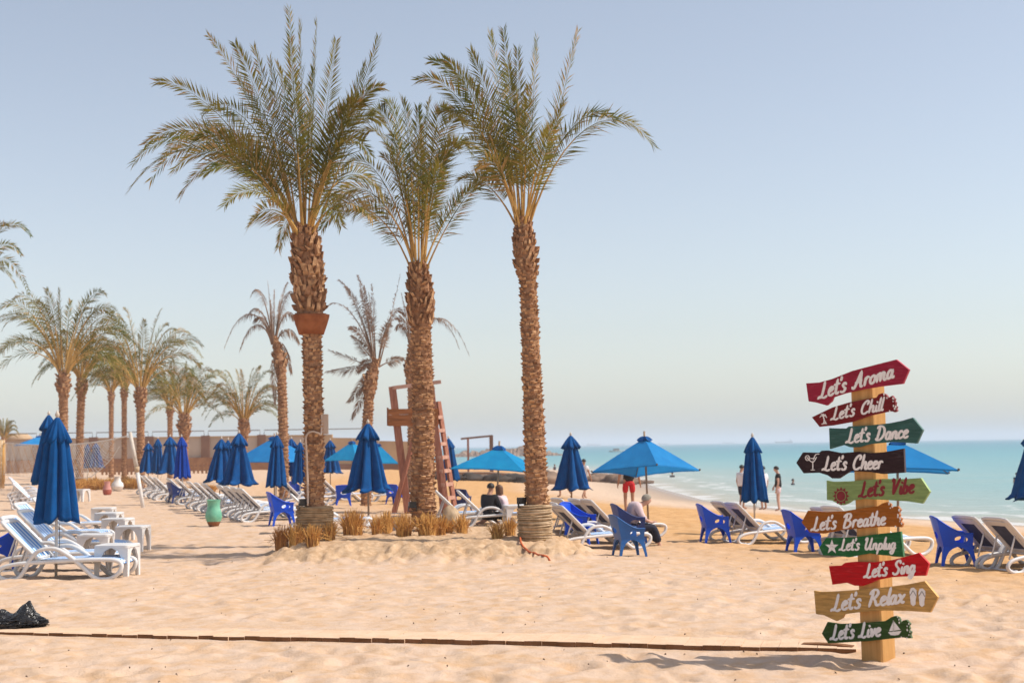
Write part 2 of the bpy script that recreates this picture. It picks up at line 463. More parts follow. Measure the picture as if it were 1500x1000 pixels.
# ------------------------------------------------------------------ setting: sand, sea, path
def build_sand():
    ang = np.concatenate([np.linspace(-80, -24, 50)[:-1], np.linspace(-24, 24, 620), np.linspace(24, 80, 50)[1:]])
    ta = np.tan(np.radians(ang))
    t = [6.0]
    while t[-1] < 620:
        t.append(t[-1] + min(max(0.03 * (t[-1] / 14) ** 1.6, 0.06 if t[-1] < 12 else 0.035), 6.0))
    t = np.array(t)
    Y = (t - 10)[:, None] * np.ones_like(ta)[None, :]
    X = (t)[:, None] * ta[None, :]
    X, Y = X.ravel(), Y.ravel()
    Z = gfull(X, Y)
    # footprints: trodden dents with a small pushed-up rim, in wandering tracks
    rng = random.Random(77); Zr, Xr = Z.reshape(len(t), -1), X.reshape(len(t), -1); yr = t - 10
    dents = []
    for _ in range(46):
        y = 9 + 26 * rng.random() ** 1.3; x = rng.uniform(-0.42, 0.42) * (y + 1); a = rng.uniform(0, 6.28); n_ = rng.randint(5, 16)
        for k in range(n_):
            a += rng.uniform(-0.12, 0.12); x += 0.62 * math.cos(a); y += 0.62 * math.sin(a)
            sd = 0.09 if k % 2 else -0.09
            dents.append((x - sd * math.sin(a), y + sd * math.cos(a), a, rng.uniform(0.015, 0.038), 1.0))
    for _ in range(600):
        y = 9 + 24 * rng.random() ** 1.2; dents.append((rng.uniform(-0.42, 0.42) * (y + 1), y, rng.uniform(0, 6.28), rng.uniform(0.01, 0.028), rng.uniform(0.7, 1.5)))
    for x, y, a, dp, sc_ in dents:
        r0, r1 = np.searchsorted(yr, y - 0.5), np.searchsorted(yr, y + 0.5)
        if y < 8.5 or r1 <= r0: continue
        uu = (x - PATH0[0]) * _pd[0] + (y - PATH0[1]) * _pd[1]; vv = (x - PATH0[0]) * _pn[0] + (y - PATH0[1]) * _pn[1]
        if uu < 12.2 and -0.25 < vv < 0.85: continue
        dx, dy = Xr[r0:r1] - x, yr[r0:r1, None] - y
        e1, e2 = (dx * math.cos(a) + dy * math.sin(a)) / (0.15 * sc_), (-dx * math.sin(a) + dy * math.cos(a)) / (0.085 * sc_)
        q2 = e1 * e1 + e2 * e2
        Zr[r0:r1] += dp * (-np.exp(-q2 * 1.1) + 0.42 * np.exp(-(np.sqrt(q2) - 1.75) ** 2 * 3.5))
    Z = Zr.ravel()
    co = np.stack([X, Y, Z], 1).astype(np.float32)
    nr, nc = len(t), len(ta)
    i = np.arange(nr - 1)[:, None] * nc + np.arange(nc - 1)[None, :]
    q = np.stack([i, i + 1, i + nc + 1, i + nc], -1).reshape(-1, 4)
    me = bpy.data.meshes.new('sand')
    me.vertices.add(len(co)); me.vertices.foreach_set('co', co.ravel())
    me.loops.add(q.size); me.loops.foreach_set('vertex_index', q.ravel().astype(np.int32))
    me.polygons.add(len(q)); me.polygons.foreach_set('loop_start', (np.arange(len(q)) * 4).astype(np.int32))
    me.update(calc_edges=True)
    me.polygons.foreach_set('use_smooth', np.ones(len(q), bool))
    at_ = me.attributes.new('shore', 'FLOAT', 'POINT')
    at_.data.foreach_set('value', shore_dist(X, Y).astype(np.float32))
    m2 = me.attributes.new('mound', 'FLOAT', 'POINT')
    m2.data.foreach_set('value', (mound(X, Y) / 0.25).astype(np.float32))
    m = bpy.data.materials.new('sand'); m.use_nodes = True
    n, l = m.node_tree.nodes, m.node_tree.links
    b = n['Principled BSDF']; b.inputs['Roughness'].default_value = 0.95; b.inputs['Specular IOR Level'].default_value = 0.15
    tc = n.new('ShaderNodeTexCoord')
    def noise(s, d=5, rough=0.6):
        z = n.new('ShaderNodeTexNoise'); z.inputs['Scale'].default_value = s; z.inputs['Detail'].default_value = d; z.inputs['Roughness'].default_value = rough
        l.new(tc.outputs['Object'], z.inputs['Vector']); return z
    def ramp(src, p0, c0, p1, c1):
        r = n.new('ShaderNodeValToRGB'); e = r.color_ramp.elements
        e[0].position, e[0].color, e[1].position, e[1].color = p0, (*c0, 1), p1, (*c1, 1)
        l.new(src, r.inputs[0]); return r
    def mix(f, a, bb, mode='MIX'):
        x = n.new('ShaderNodeMix'); x.data_type = 'RGBA'; x.blend_type = mode
        if isinstance(f, float): x.inputs[0].default_value = f
        else: l.new(f, x.inputs[0])
        l.new(a, x.inputs[6]); l.new(bb, x.inputs[7]); return x.outputs[2]
    big = ramp(noise(1.6, 6).outputs[0], 0.38, SAND_A, 0.6, SAND_B)
    med = ramp(noise(4.2, 6).outputs[0], 0.36, SAND_C, 0.56, SAND_B)
    c = mix(0.55, big.outputs[0], med.outputs[0])
    fine = ramp(noise(150, 3).outputs[0], 0.3, (0.82, 0.8, 0.78), 0.7, (1.08, 1.08, 1.08))
    c = mix(1.0, c, fine.outputs[0], 'MULTIPLY')
    am = n.new('ShaderNodeAttribute'); am.attribute_name = 'mound'
    mc = ramp(noise(9, 6).outputs[0], 0.35, (0.43, 0.27, 0.15), 0.65, (0.59, 0.41, 0.26))
    fm = ramp(am.outputs['Fac'], 0.05, (0, 0, 0), 0.4, (1, 1, 1))
    c = mix(fm.outputs[0], c, mc.outputs[0])
    asd = n.new('ShaderNodeAttribute'); asd.attribute_name = 'shore'
    # golden damp band up the beach, then the pale wet strip at the waterline
    rr = n.new('ShaderNodeValToRGB'); e = rr.color_ramp.elements
    sc = n.new('ShaderNodeMath'); sc.operation = 'DIVIDE'; sc.inputs[1].default_value = 40
    l.new(asd.outputs['Fac'], sc.inputs[0]); l.new(sc.outputs[0], rr.inputs[0])
    e[0].position, e[0].color = 0.0, (0.0, 0, 0, 1); e[1].position, e[1].color = 0.62, (0, 0, 0, 1)
    for p, v in ((0.2, 0.0), (0.27, 1.0), (0.5, 0.9)):
        q_ = e.new(p); q_.color = (v, v, v, 1)
    gold = ramp(noise(2.5, 6).outputs[0], 0.35, (0.5, 0.265, 0.1), 0.65, (0.62, 0.36, 0.16))
    c = mix(rr.outputs[0], c, gold.outputs[0])
    wet = ramp(sc.outputs[0], 0.02, (0.36, 0.27, 0.2), 0.13, (0.62, 0.45, 0.32))
    wf = ramp(sc.outputs[0], 0.12, (1, 1, 1), 0.2, (0, 0, 0))
    c = mix(wf.outputs[0], c, wet.outputs[0])
    l.new(c, b.inputs['Base Color'])
    wr = ramp(sc.outputs[0], 0.01, (0.25,) * 3, 0.07, (0.95,) * 3)
    l.new(wr.outputs[0], b.inputs['Roughness'])
    b1, b2 = noise(7, 6), noise(60, 4)
    bp = n.new('ShaderNodeBump'); bp.inputs['Strength'].default_value = 0.5; bp.inputs['Distance'].default_value = 0.05
    l.new(b1.outputs[0], bp.inputs['Height'])
    bq = n.new('ShaderNodeBump'); bq.inputs['Strength'].default_value = 0.35; bq.inputs['Distance'].default_value = 0.012
    l.new(b2.outputs[0], bq.inputs['Height']); l.new(bp.outputs[0], bq.inputs['Normal'])
    l.new(bq.outputs[0], b.inputs['Normal'])
    me.materials.append(m)
    o = bpy.data.objects.new('sand', me); COL.objects.link(o); tag(o, kind='structure')
SAND_A, SAND_B, SAND_C = (0.58, 0.385, 0.23), (0.635, 0.468, 0.35), (0.575, 0.35, 0.19)
build_sand()

def build_sea():
    # fan of quads, fine near the beach, out to the horizon
    ang = np.concatenate([np.linspace(-86, -20, 24)[:-1], np.linspace(-20, 32, 200), np.linspace(32, 86, 30)[1:]])
    ta = np.tan(np.radians(ang))
    t = [30.0]
    while t[-1] < 14000: t.append(t[-1] * (1.013 if t[-1] < 900 else 1.12))
    t = np.array(t)
    Y = (t - 28)[:, None] * np.ones_like(ta)[None, :]; X = t[:, None] * ta[None, :]
    X, Y = X.ravel(), Y.ravel()
    nr, nc = len(t), len(ta)
    co = np.stack([X, Y, np.full_like(X, WATER_Z)], 1).astype(np.float32)
    i = np.arange(nr - 1)[:, None] * nc + np.arange(nc - 1)[None, :]
    q = np.stack([i, i + 1, i + nc + 1, i + nc], -1).reshape(-1, 4)
    me = bpy.data.meshes.new('sea')
    me.vertices.add(len(co)); me.vertices.foreach_set('co', co.ravel())
    me.loops.add(q.size); me.loops.foreach_set('vertex_index', q.ravel().astype(np.int32))
    me.polygons.add(len(q)); me.polygons.foreach_set('loop_start', (np.arange(len(q)) * 4).astype(np.int32))
    me.update(calc_edges=True)
    a = me.attributes.new('offshore', 'FLOAT', 'POINT')
    a.data.foreach_set('value', (-shore_dist(X, Y)).astype(np.float32))
    m = bpy.data.materials.new('sea_water'); m.use_nodes = True
    n, l = m.node_tree.nodes, m.node_tree.links
    b = n['Principled BSDF']; b.inputs['Roughness'].default_value = 0.28; b.inputs['IOR'].default_value = 1.33; b.inputs['Specular IOR Level'].default_value = 0.12
    at_ = n.new('ShaderNodeAttribute'); at_.attribute_name = 'offshore'
    lg = n.new('ShaderNodeMath'); lg.operation = 'LOGARITHM'; lg.inputs[1].default_value = 10
    mx = n.new('ShaderNodeMath'); mx.operation = 'MAXIMUM'; mx.inputs[1].default_value = 1
    l.new(at_.outputs['Fac'], mx.inputs[0]); l.new(mx.outputs[0], lg.inputs[0])
    dv = n.new('ShaderNodeMath'); dv.operation = 'DIVIDE'; dv.inputs[1].default_value = 4
    l.new(lg.outputs[0], dv.inputs[0])
    tc = n.new('ShaderNodeTexCoord'); mp = n.new('ShaderNodeMapping'); mp.inputs['Scale'].default_value = (0.02, 0.12, 1); mp.inputs['Rotation'].default_value = (0, 0, R(-20))
    l.new(tc.outputs['Object'], mp.inputs[0])
    nz = n.new('ShaderNodeTexNoise'); nz.inputs['Scale'].default_value = 1.0; nz.inputs['Detail'].default_value = 6
    l.new(mp.outputs[0], nz.inputs['Vector'])
    ad = n.new('ShaderNodeMath'); ad.operation = 'MULTIPLY_ADD'; ad.inputs[1].default_value = 0.2; 
    l.new(nz.outputs[0], ad.inputs[0]); l.new(dv.outputs[0], ad.inputs[2])
    rp = n.new('ShaderNodeValToRGB'); e = rp.color_ramp.elements
    e[0].position, e[0].color = 0.08, (0.42, 0.37, 0.28, 1)
    e[1].position, e[1].color = 0.98, (0.008, 0.13, 0.2, 1)
    for p, c in ((0.3, (0.31, 0.37, 0.33)), (0.46, (0.2, 0.36, 0.36)), (0.62, (0.11, 0.31, 0.34)), (0.78, (0.035, 0.215, 0.275))):
        q_ = e.new(p); q_.color = (*c, 1)
    l.new(ad.outputs[0], rp.inputs[0])
    # foam in broken lines close to the beach
    fn_ = n.new('ShaderNodeTexNoise'); fn_.inputs['Scale'].default_value = 0.35; fn_.inputs['Detail'].default_value = 6
    l.new(tc.outputs['Object'], fn_.inputs['Vector'])
    s1 = n.new('ShaderNodeMath'); s1.operation = 'MULTIPLY_ADD'; s1.inputs[1].default_value = 9.0
    l.new(fn_.outputs[0], s1.inputs[0]); l.new(at_.outputs['Fac'], s1.inputs[2])
    fr = n.new('ShaderNodeValToRGB'); fe = fr.color_ramp.elements
    s2 = n.new('ShaderNodeMath'); s2.operation = 'DIVIDE'; s2.inputs[1].default_value = 20
    l.new(s1.outputs[0], s2.inputs[0]); l.new(s2.outputs[0], fr.inputs[0])
    fe[0].position, fe[0].color = 0.0, (0.6, 0.6, 0.6, 1); fe[1].position, fe[1].color = 1.0, (0, 0, 0, 1)
    for p, v in ((0.235, 0.7), (0.27, 0.0), (0.4, 0.0), (0.425, 0.75), (0.46, 0.0), (0.62, 0.0), (0.635, 0.4), (0.66, 0.0)):
        q_ = fe.new(p); q_.color = (v, v, v, 1)
    fx = n.new('ShaderNodeMix'); fx.data_type = 'RGBA'
    l.new(fr.outputs[0], fx.inputs[0]); l.new(rp.outputs[0], fx.inputs[6]); fx.inputs[7].default_value = (0.72, 0.7, 0.68, 1)
    l.new(fx.outputs[2], b.inputs['Base Color'])
    wv = n.new('ShaderNodeTexNoise'); wv.inputs['Scale'].default_value = 1.3; wv.inputs['Detail'].default_value = 5
    mp2 = n.new('ShaderNodeMapping'); mp2.inputs['Scale'].default_value = (0.35, 1, 1); mp2.inputs['Rotation'].default_value = (0, 0, R(-25))
    l.new(tc.outputs['Object'], mp2.inputs[0]); l.new(mp2.outputs[0], wv.inputs['Vector'])
    bp = n.new('ShaderNodeBump'); bp.inputs['Strength'].default_value = 0.8; bp.inputs['Distance'].default_value = 0.4
    l.new(wv.outputs[0], bp.inputs['Height']); l.new(bp.outputs[0], b.inputs['Normal'])
    me.materials.append(m)
    o = bpy.data.objects.new('sea', me); COL.objects.link(o); tag(o, kind='structure')
build_sea()

def build_path():
    mb = MB()
    L = float(np.linalg.norm(PATH1 - PATH0)); s = 0.0; rng = random.Random(3)
    d, nn = Vector((_pd[0], _pd[1], 0)), Vector((_pn[0], _pn[1], 0))
    rot = Matrix((d, nn, Vector((0, 0, 1)))).transposed()
    while s < L:
        wd = rng.uniform(0.155, 0.168)
        wb = rng.uniform(0.5, 0.56); off = rng.uniform(-0.012, 0.012)
        c = Vector((*PATH0, 0)) + d * (s + wd / 2) + nn * (wb / 2 + off)
        z = 0.016 + rng.uniform(-0.005, 0.006) + 0.007 * math.sin(s * 0.9)
        r2 = rot @ Matrix.Rotation(rng.uniform(-0.012, 0.012), 3, 'Z') @ Matrix.Rotation(rng.uniform(-0.02, 0.02), 3, 'Y')
        mb.box((c.x, c.y, z), (wd - 0.003, wb, 0.045), 0, r2)
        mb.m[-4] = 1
        s += wd
    # long bearer below the slats
    a = Vector((*PATH0, -0.012)) + nn * 0.06; b = Vector((*PATH1, -0.012)) + nn * 0.06
    mb.bar(a, b, 0.05, 0.04, 1)
    tag(mb.build('path', ['plank', 'plank_edge']), kind='structure')
    p0, p1 = hit(1176, 947), hit(1250, 951.5)
    m2 = MB()
    dd = (p1 - p0).normalized()
    pts = [p0 + (p1 - p0) * t + Vector((0, 0, 0.02 + 0.012 * math.sin(3 * t))) for t in (0, 0.25, 0.5, 0.75, 1)]
    for a, b in zip(pts[:-1], pts[1:]): m2.bar(a, b, 0.1, 0.028, 0)
    o = m2.build('plank', ['plank_edge'])
    tag(o, 'loose dark weathered plank lying on the sand just left of the foot of the signpost', 'plank')
build_path()

def build_litter():
    mb = MB(); rng = random.Random(11)
    for _ in range(170):
        px, py = rng.uniform(-60, 1560), 815 + 190 * rng.random() ** 1.4
        p = hit(px, py)
        if mound(p.x, p.y) > 0.02: continue
        p.z = gf(p.x, p.y) + 0.004
        a = rng.uniform(0, 6.28); L = rng.uniform(0.006, 0.026) * (1.6 if rng.random() < 0.1 else 1)
        q = p + Vector((math.cos(a) * L, math.sin(a) * L, rng.uniform(0, 0.012)))
        mb.tube([p, (p + q) / 2 + Vector((0, 0, 0.005)), q], [0.003, rng.uniform(0.004, 0.009), 0.002], 4)
    tag(mb.build('litter', 'twig'), kind='stuff')
build_litter()

# ------------------------------------------------------------------ palms
UPV = Vector((0, 0, 1))
def add_frond(mb, p0, p3, bow, nleaf, lmax, wmax, rng, roll=None, pet=0.18, r0=0.03, mleaf=0, mpet=1, dry=0.0, sag=0.0):
    p0, p3 = Vector(p0), Vector(p3); ch = p3 - p0; L = ch.length
    out = Vector((ch.x, ch.y, 0)); out = out.normalized() if out.length > 1e-3 else Vector((1, 0, 0))
    bow *= 1.9
    p1 = p0 + ch * 0.30 + UPV * bow * L * 0.85 - out * bow * L * 0.1
    p2 = p0 + ch * 0.70 + UPV * bow * L * 0.95
    N = max(10, nleaf)
    pet = pet * rng.choice((0.7, 1.0, 1.2))
    dfr = rng.choice((0.0, 0.0, 0.05, 0.12, 0.45)) if not dry else dry
    pts = []
    for i in range(N + 1):
        t = i / N
        pts.append(p0 * (1 - t) ** 3 + p1 * 3 * t * (1 - t) ** 2 + p2 * 3 * t * t * (1 - t) + p3 * t ** 3)
    step = max(1, N // 12)
    idx = list(range(0, N + 1, step))
    if idx[-1] != N: idx.append(N)
    cutk = max(2, int(len(idx) * 0.45))
    rk = [r0 * max(0.1, (1 - i / N) ** 1.4) for i in idx]
    mb.tube([pts[i] for i in idx[:cutk + 1]], rk[:cutk + 1], 4, mpet, caps=False)
    mb.tube([pts[i] for i in idx[cutk:]], rk[cutk:], 4, mleaf, caps=False)
    if roll is None: roll = rng.choice((-1, 1)) * rng.uniform(0.45, 1.15)
    for i in range(N + 1):
        t = i / N
        if t < pet: continue
        u = (t - pet) / (1 - pet)
        tg = (pts[min(i + 1, N)] - pts[max(i - 1, 0)]).normalized()
        s = tg.cross(UPV)
        if s.length < 0.05: s = Vector((1, 0, 0))
        s.normalize(); nrm = s.cross(tg).normalized()
        rq = Matrix.Rotation(roll, 3, tg)
        s, nrm = rq @ s, rq @ nrm
        ll = lmax * (0.5 + 0.5 * math.sin(math.pi * min(1, 0.1 + u) ** 0.75)) * (1 - 0.28 * u)
        ph = R(62) * (1 - u) + R(27) * u
        for sd in (-1, 1):
            if rng.random() < 0.05 + dry * 0.5: continue
            pa = ph + rng.uniform(-0.1, 0.1); lk = ll * rng.uniform(0.85, 1.1)
            lift = rng.choice((-0.12, 0.1, 0.2, 0.3, 0.6)) + rng.uniform(-0.08, 0.08)
            sv = (s * sd + nrm * lift).normalized()
            d = (tg * math.cos(pa) + sv * math.sin(pa)).normalized()
            a = pts[i]
            tip = a + d * lk - UPV * lk * (sag + rng.uniform(0.02, 0.1))
            mid = a + d * lk * 0.35
            wv = d.cross(s * sd * -lift + nrm).normalized() * wmax * rng.uniform(0.7, 1.1) * 0.5
            mb.face([a - wv * 0.3, mid - wv, tip, mid + wv], mleaf if rng.random() > 0.1 + dfr else 2)

def add_trunk(mb, ctrl, lower_z, rng, rows_gap=0.075, nst=12, sub=10, boots=True):
    """ctrl: [(point, radius)] bottom to top; below lower_z flat scars, above it proud leaf bases"""
    P = [c[0] for c in ctrl]; pts = smooth_path(P, sub); n = len(pts)
    rr = np.interp(np.linspace(0, len(ctrl) - 1, n), range(len(ctrl)), [c[1] for c in ctrl])
    mb.tube(pts, list(rr * 0.9), 14, 0)
    if not boots: return
    z0, z1 = pts[0].z, pts[-1].z
    zs = np.array([p.z for p in pts]); z = z0 + 0.03; row = 0
    while z < z1 - 0.02:
        cx, cy = np.interp(z, zs, [p.x for p in pts]), np.interp(z, zs, [p.y for p in pts]); r = float(np.interp(z, zs, rr))
        up = z > lower_z
        cnt = max(8, int(nst * (1.35 if up else 1.1)))
        for k in range(cnt):
            if rng.random() < 0.07: continue
            a = 2 * math.pi * (k + 0.5 * (row % 2) + rng.uniform(-0.25, 0.25)) / cnt
            o, t = Vector((math.cos(a), math.sin(a), 0)), Vector((-math.sin(a), math.cos(a), 0))
            c = Vector((cx, cy, z + rng.uniform(-0.03, 0.03)))
            if up:
                h, wd, pr = rng.uniform(0.08, 0.23) * r / 0.27, 2 * math.pi * r / cnt * rng.uniform(0.5, 1.0), rng.uniform(0.015, 0.1) * r / 0.27
                tw = rng.uniform(-0.9, 0.9)
                b0, b1 = c + o * r * 0.86 - t * wd / 2, c + o * r * 0.86 + t * wd / 2
                t0 = c + o * (r * 0.92 + pr) + UPV * h - t * wd * 0.33 + t * tw * wd
                t1 = c + o * (r * 0.92 + pr) + UPV * h * rng.uniform(0.75, 1.1) + t * wd * 0.33 + t * tw * wd
                m0, m1 = c + o * (r * 0.96 + pr * 0.5) - t * wd * 0.42 + UPV * h * 0.3, c + o * (r * 0.96 + pr * 0.5) + t * wd * 0.42 + UPV * h * 0.3
                k0, k1 = t0 - o * (0.028 + pr * 0.7) , t1 - o * (0.028 + pr * 0.7)
                mi = 2 if rng.random() < 0.4 else 1
                mb.face([b0, b1, m1, m0], mi); mb.face([m0, m1, t1, t0], mi); mb.face([t0, t1, k1, k0], 1)
                mb.face([b0, m0, t0, k0], 2); mb.face([b1, k1, t1, m1], 2)
            else:
                h, wd, pr = rng.uniform(0.035, 0.065), 2 * math.pi * r / cnt * rng.uniform(0.7, 1.15), rng.uniform(0.008, 0.05)
                b0, b1 = c + o * r * 0.88 - t * wd / 2 - UPV * h * 0.5, c + o * r * 0.88 + t * wd / 2 - UPV * h * 0.5
                t0 = c + o * (r * 0.9 + pr) - t * wd * 0.4 + UPV * h * 0.4; t1 = c + o * (r * 0.9 + pr) + t * wd * 0.4 + UPV * h * rng.uniform(0.2, 0.6)
                k0, k1 = c + o * r * 0.86 - t * wd / 2 + UPV * h * 0.6, c + o * r * 0.86 + t * wd / 2 + UPV * h * 0.6
                mi = 2 if rng.random() < 0.35 else 1
                mb.face([b0, b1, t1, t0], mi); mb.face([t0, t1, k1, k0], mi); mb.face([b0, t0, k0], 0); mb.face([b1, k1, t1], 0)
        z += rows_gap * (1.35 if up else 1.0) * rng.uniform(0.9, 1.1); row += 1

def make_palm(label, depth, trunk_px, low_py, crown_px, tips, seed, group, leafmat, nleaf=84, lmax=0.52, wmax=0.024, extra=14, elen=3.0, r0=0.027, dry=0.0, nst=12, gap=0.075, sag=0.03, pet=0.24, bury=0.3, name='palm_tree', spread=0.55, pmat='petiole'):
    rng = random.Random(seed)
    k = depth / FPX
    b = on_ground(trunk_px[0][0], depth)
    root = thing(name, label, 'palm tree', b, 0, group)
    ctrl = []
    for i, (px, py, rp) in enumerate(trunk_px):
        p = at(px, py, depth); ctrl.append((p - b, rp * k * 0.9))
    first = ctrl[0][0].copy(); first.z = -bury
    if ctrl[0][0].z > 0.1: ctrl.insert(0, (first, ctrl[0][1] * 1.03))
    low = at(trunk_px[0][0], low_py, depth).z - b.z
    mb = MB(); add_trunk(mb, ctrl, low, rng, gap, nst)
    mb.build('trunk', ['trunk', 'boot', 'boot_dark'], root)
    c0 = at(*crown_px, depth) - b
    rt = ctrl[-1][1]
    mb = MB()
    for tp in tips:
        px, py, bow = tp[:3]
        dz = tp[3] if len(tp) > 3 else rng.uniform(-spread, spread) * elen * 0.5
        tip = at(px, py, depth + dz) - b
        dirh = Vector((tip.x - c0.x, tip.y - c0.y, 0)); dirh = dirh.normalized() * rt * 0.7 if dirh.length > 0.2 else Vector((0, 0, 0))
        add_frond(mb, c0 + dirh - UPV * rng.uniform(0, 0.25), tip, bow, nleaf, lmax, wmax, rng, None if len(tp) < 5 else tp[4], pet=pet, r0=r0, dry=dry, sag=sag)
    for i in range(extra):
        az = 2 * math.pi * (i * 0.618) + rng.uniform(-0.2, 0.2)
        el = R(rng.uniform(25, 85)); L = elen * rng.uniform(0.75, 1.0)
        # fronds that lean towards or away from the viewer
        d = Vector((math.cos(az) * math.cos(el) * 0.5, math.sin(az) * math.cos(el), math.sin(el)))
        d.normalize()
        dirh = Vector((d.x, d.y, 0)) * rt * 0.7
        bow = 0.05 + 0.25 * (1 - el / R(90))
        add_frond(mb, c0 + dirh - UPV * rng.uniform(0, 0.2), c0 + d * L, bow, nleaf, lmax, wmax, rng, None, pet=pet, r0=r0, dry=dry, sag=sag)
    mb.build('crown', [leafmat, pmat, 'leaf_dry' if pmat == 'petiole' else leafmat], root)
    return root, b

G_MAIN = 'tall date palms on the sand mound'
D1, D2, D3 = 24.4, 26.5, 24.0
palm1, pb1 = make_palm('tall date palm with a smooth brown collar and a pale pipe up its trunk', D1,
    [(462, 772, 18), (461, 745, 17), (459, 600, 16), (457, 500, 16), (456, 488, 17), (455, 470, 23), (453, 440, 24.5), (450, 390, 25), (448, 355, 21), (447, 330, 14)], 462, (446, 335),
    [(190, 277, .26, 0.6), (197, 238, .26, -0.5), (266, 285, .28, 0.9), (215, 210, .2, 0.4), (232, 120, .13, -0.4), (300, 165, .2, 0.8), (222, 262, .3, -1.1), (240, 232, .26, 1.2), (300, 255, .22, -1), (285, 205, .2, -0.9), (425, 60, 0, -1), (535, 95, .02, -.6), (330, 300, .22, -1.3), (545, 320, .22, -1), (365, 330, .2, -1.4), (500, 330, .2, -1.5), (306, 54, .07), (345, 66, .06), (372, 72, .04), (395, 90, .03), (424, 16, .0), (440, 34, 0), (464, 34, 0), (492, 62, .0), (554, 58, -.03, 0.3), (557, 128, .16), (556, 178, .22, -.8), (540, 225, .3, -1), (350, 120, .08), (515, 150, .12), (330, 225, .25), (408, 362, .3, 1.2), (255, 250, .25, -1.2), (560, 290, .3, 1.2)], 11, G_MAIN, 'leaf', elen=2.9, extra=5)
palm2, pb2 = make_palm('middle date palm with the lowest, bushiest crown, standing between the two taller ones', D2,
    [(621, 770, 21), (620, 735, 21), (620, 600, 18.5), (617, 490, 17), (617, 478, 18), (616, 450, 22), (615, 420, 19), (612, 388, 13)], 482, (613, 388),
    [(472, 334, .3, .4), (497, 290, .26, -.8), (520, 318, .25, 1), (505, 245, .25), (530, 205, .28), (545, 170, .25), (565, 152, .2), (590, 146, .14), (612, 160, .1), (630, 146, .13), (655, 160, .2), (678, 180, .25), (690, 225, .3), (712, 258, .08), (702, 275, .12, .8), (640, 190, .1), (575, 200, .15), (668, 215, .2), (650, 250, .2, -1.4)], 12, G_MAIN, 'leaf', elen=2.6, extra=5)
palm3, pb3 = make_palm('slender date palm on the mound with one long frond reaching out seawards', D3,
    [(789, 775, 19), (787, 740, 19), (783, 640, 18), (778, 520, 15.5), (774, 420, 14), (773, 408, 15), (771, 392, 18.5), (769, 362, 19), (766, 332, 13), (765, 318, 11)], 404, (766, 322),
    [(632, 90, .14, .3), (614, 118, .18, -.4), (652, 88, .12), (690, 76, .06), (718, 50, .03), (738, 46, .02), (758, 75, .0), (786, 58, .0), (775, 130, .02, -1.4), (846, 48, -.02, .2), (826, 150, .03, -1), (956, 212, .3, .2), (672, 215, .2, 1), (645, 165, .2), (690, 120, .08), (700, 245, .22, -1.2), (745, 100, .02), (812, 185, .1, -1.6), (675, 262, .16, .5)], 13, G_MAIN, 'leaf', elen=2.6, extra=3)

# smooth brown collar of the first palm
mbc = MB()
kk = D1 / FPX
prof = []
for py, rp in ((490, 16.6), (482, 19), (474, 21.5), (464, 24), (461, 24.3)):
    p = at(456, py, D1) - pb1
    prof.append((p, rp * kk))
mbc.tube([p for p, _ in prof], [r * 1.1 for _, r in prof], 20, 0)
mbc.build('trunk_collar', ['collar'], palm1)

def sleeve(root, base, px, py_top, py_bot, rpx, depth, matn, seed):
    """rope wound round the foot of a palm"""
    mb = MB(); rng = random.Random(seed); k = depth / FPX
    top, bot = at(px, py_top, depth) - base, at(px, py_bot, depth) - base
    h = top.z - bot.z; n = int(h / 0.026)
    z0 = bot.z - 0.1; zt = top.z
    mb.lathe([(rpx * k * 0.95, z0), (rpx * k * 0.95, zt - 0.01), (rpx * k * 0.5, zt)], 24, 0, (top.x, top.y, 0))
    turns = int((zt - z0) / 0.024)
    for i in range(turns):
        z = z0 + (zt - z0) * (i + 0.5) / turns; r = rpx * k * rng.uniform(0.965, 1.01)
        tx, ty = rng.uniform(-0.02, 0.02), rng.uniform(-0.02, 0.02)
        ring = [(top.x + r * math.cos(a), top.y + r * math.sin(a), z + tx * math.cos(a) + ty * math.sin(a)) for a in [2 * math.pi * j / 24 for j in range(24)]]
        mb.tube(ring, 0.0135, 5, rng.choice((0, 0, 1)), closed=True)
    mb.build('rope_sleeve', ['rope', matn], root)
sleeve(palm1, pb1, 461, 741, 792, 27, D1, 'rope', 1)  # darker rope alone: the shade on this sleeve is put into its colour
sleeve(palm3, pb3, 783, 740, 783, 25, D3, 'rope_pale', 2)

# ---------------- the far palms
G_FAR = 'date palms in the row at the back of the beach'
def far_palm(label, px, top, rtop, depth, crown_r, seed, low=None, rtrunk=None, n=21, lean=0.0, leafmat='far_leaf', up=1.0):
    rng = random.Random(seed)
    k = depth / FPX
    base_py = project(on_ground(px, depth))[1]
    rt = rtop
    tp = [(px, base_py - 1, rt * 0.9), (px + lean * 0.3, base_py * 0.5 + top * 0.5, rt * 0.8), (px + lean * 0.75, top + 36 * rt / 9, rt * 0.85), (px + lean * 0.9, top + 22 * rt / 9, rt * 1.25), (px + lean, top + 4, rt * 1.0), (px + lean, top, rt * 0.7)]
    tips = []
    for i in range(n):
        a = R(-28 + 236 * (i + rng.uniform(0.1, 0.9)) / n)
        rr = crown_r * rng.uniform(0.8, 1.02) * (up if 0.8 < a < 2.3 else 1)
        bow = 0.06 + 0.26 * abs(math.cos(a)) + rng.uniform(-0.03, 0.05)
        tips.append((px + lean + math.cos(a) * rr, top - 6 - math.sin(a) * rr * (0.95 if math.sin(a) > 0 else 0.7), bow))
    return make_palm(label, depth, tp, top + 40 * rt / 9, (px + lean, top + 2), tips, seed, G_FAR, leafmat, nleaf=46, lmax=0.46 * crown_r * k / 2.6, wmax=0.042, extra=3, elen=crown_r * k * 0.85, r0=0.05 , nst=8, gap=0.16, sag=0.08, spread=1.1)
far_palm('broad leafy palm rising directly behind the near closed parasol', 93, 545, 9.5, 62, 128, 31, n=25)
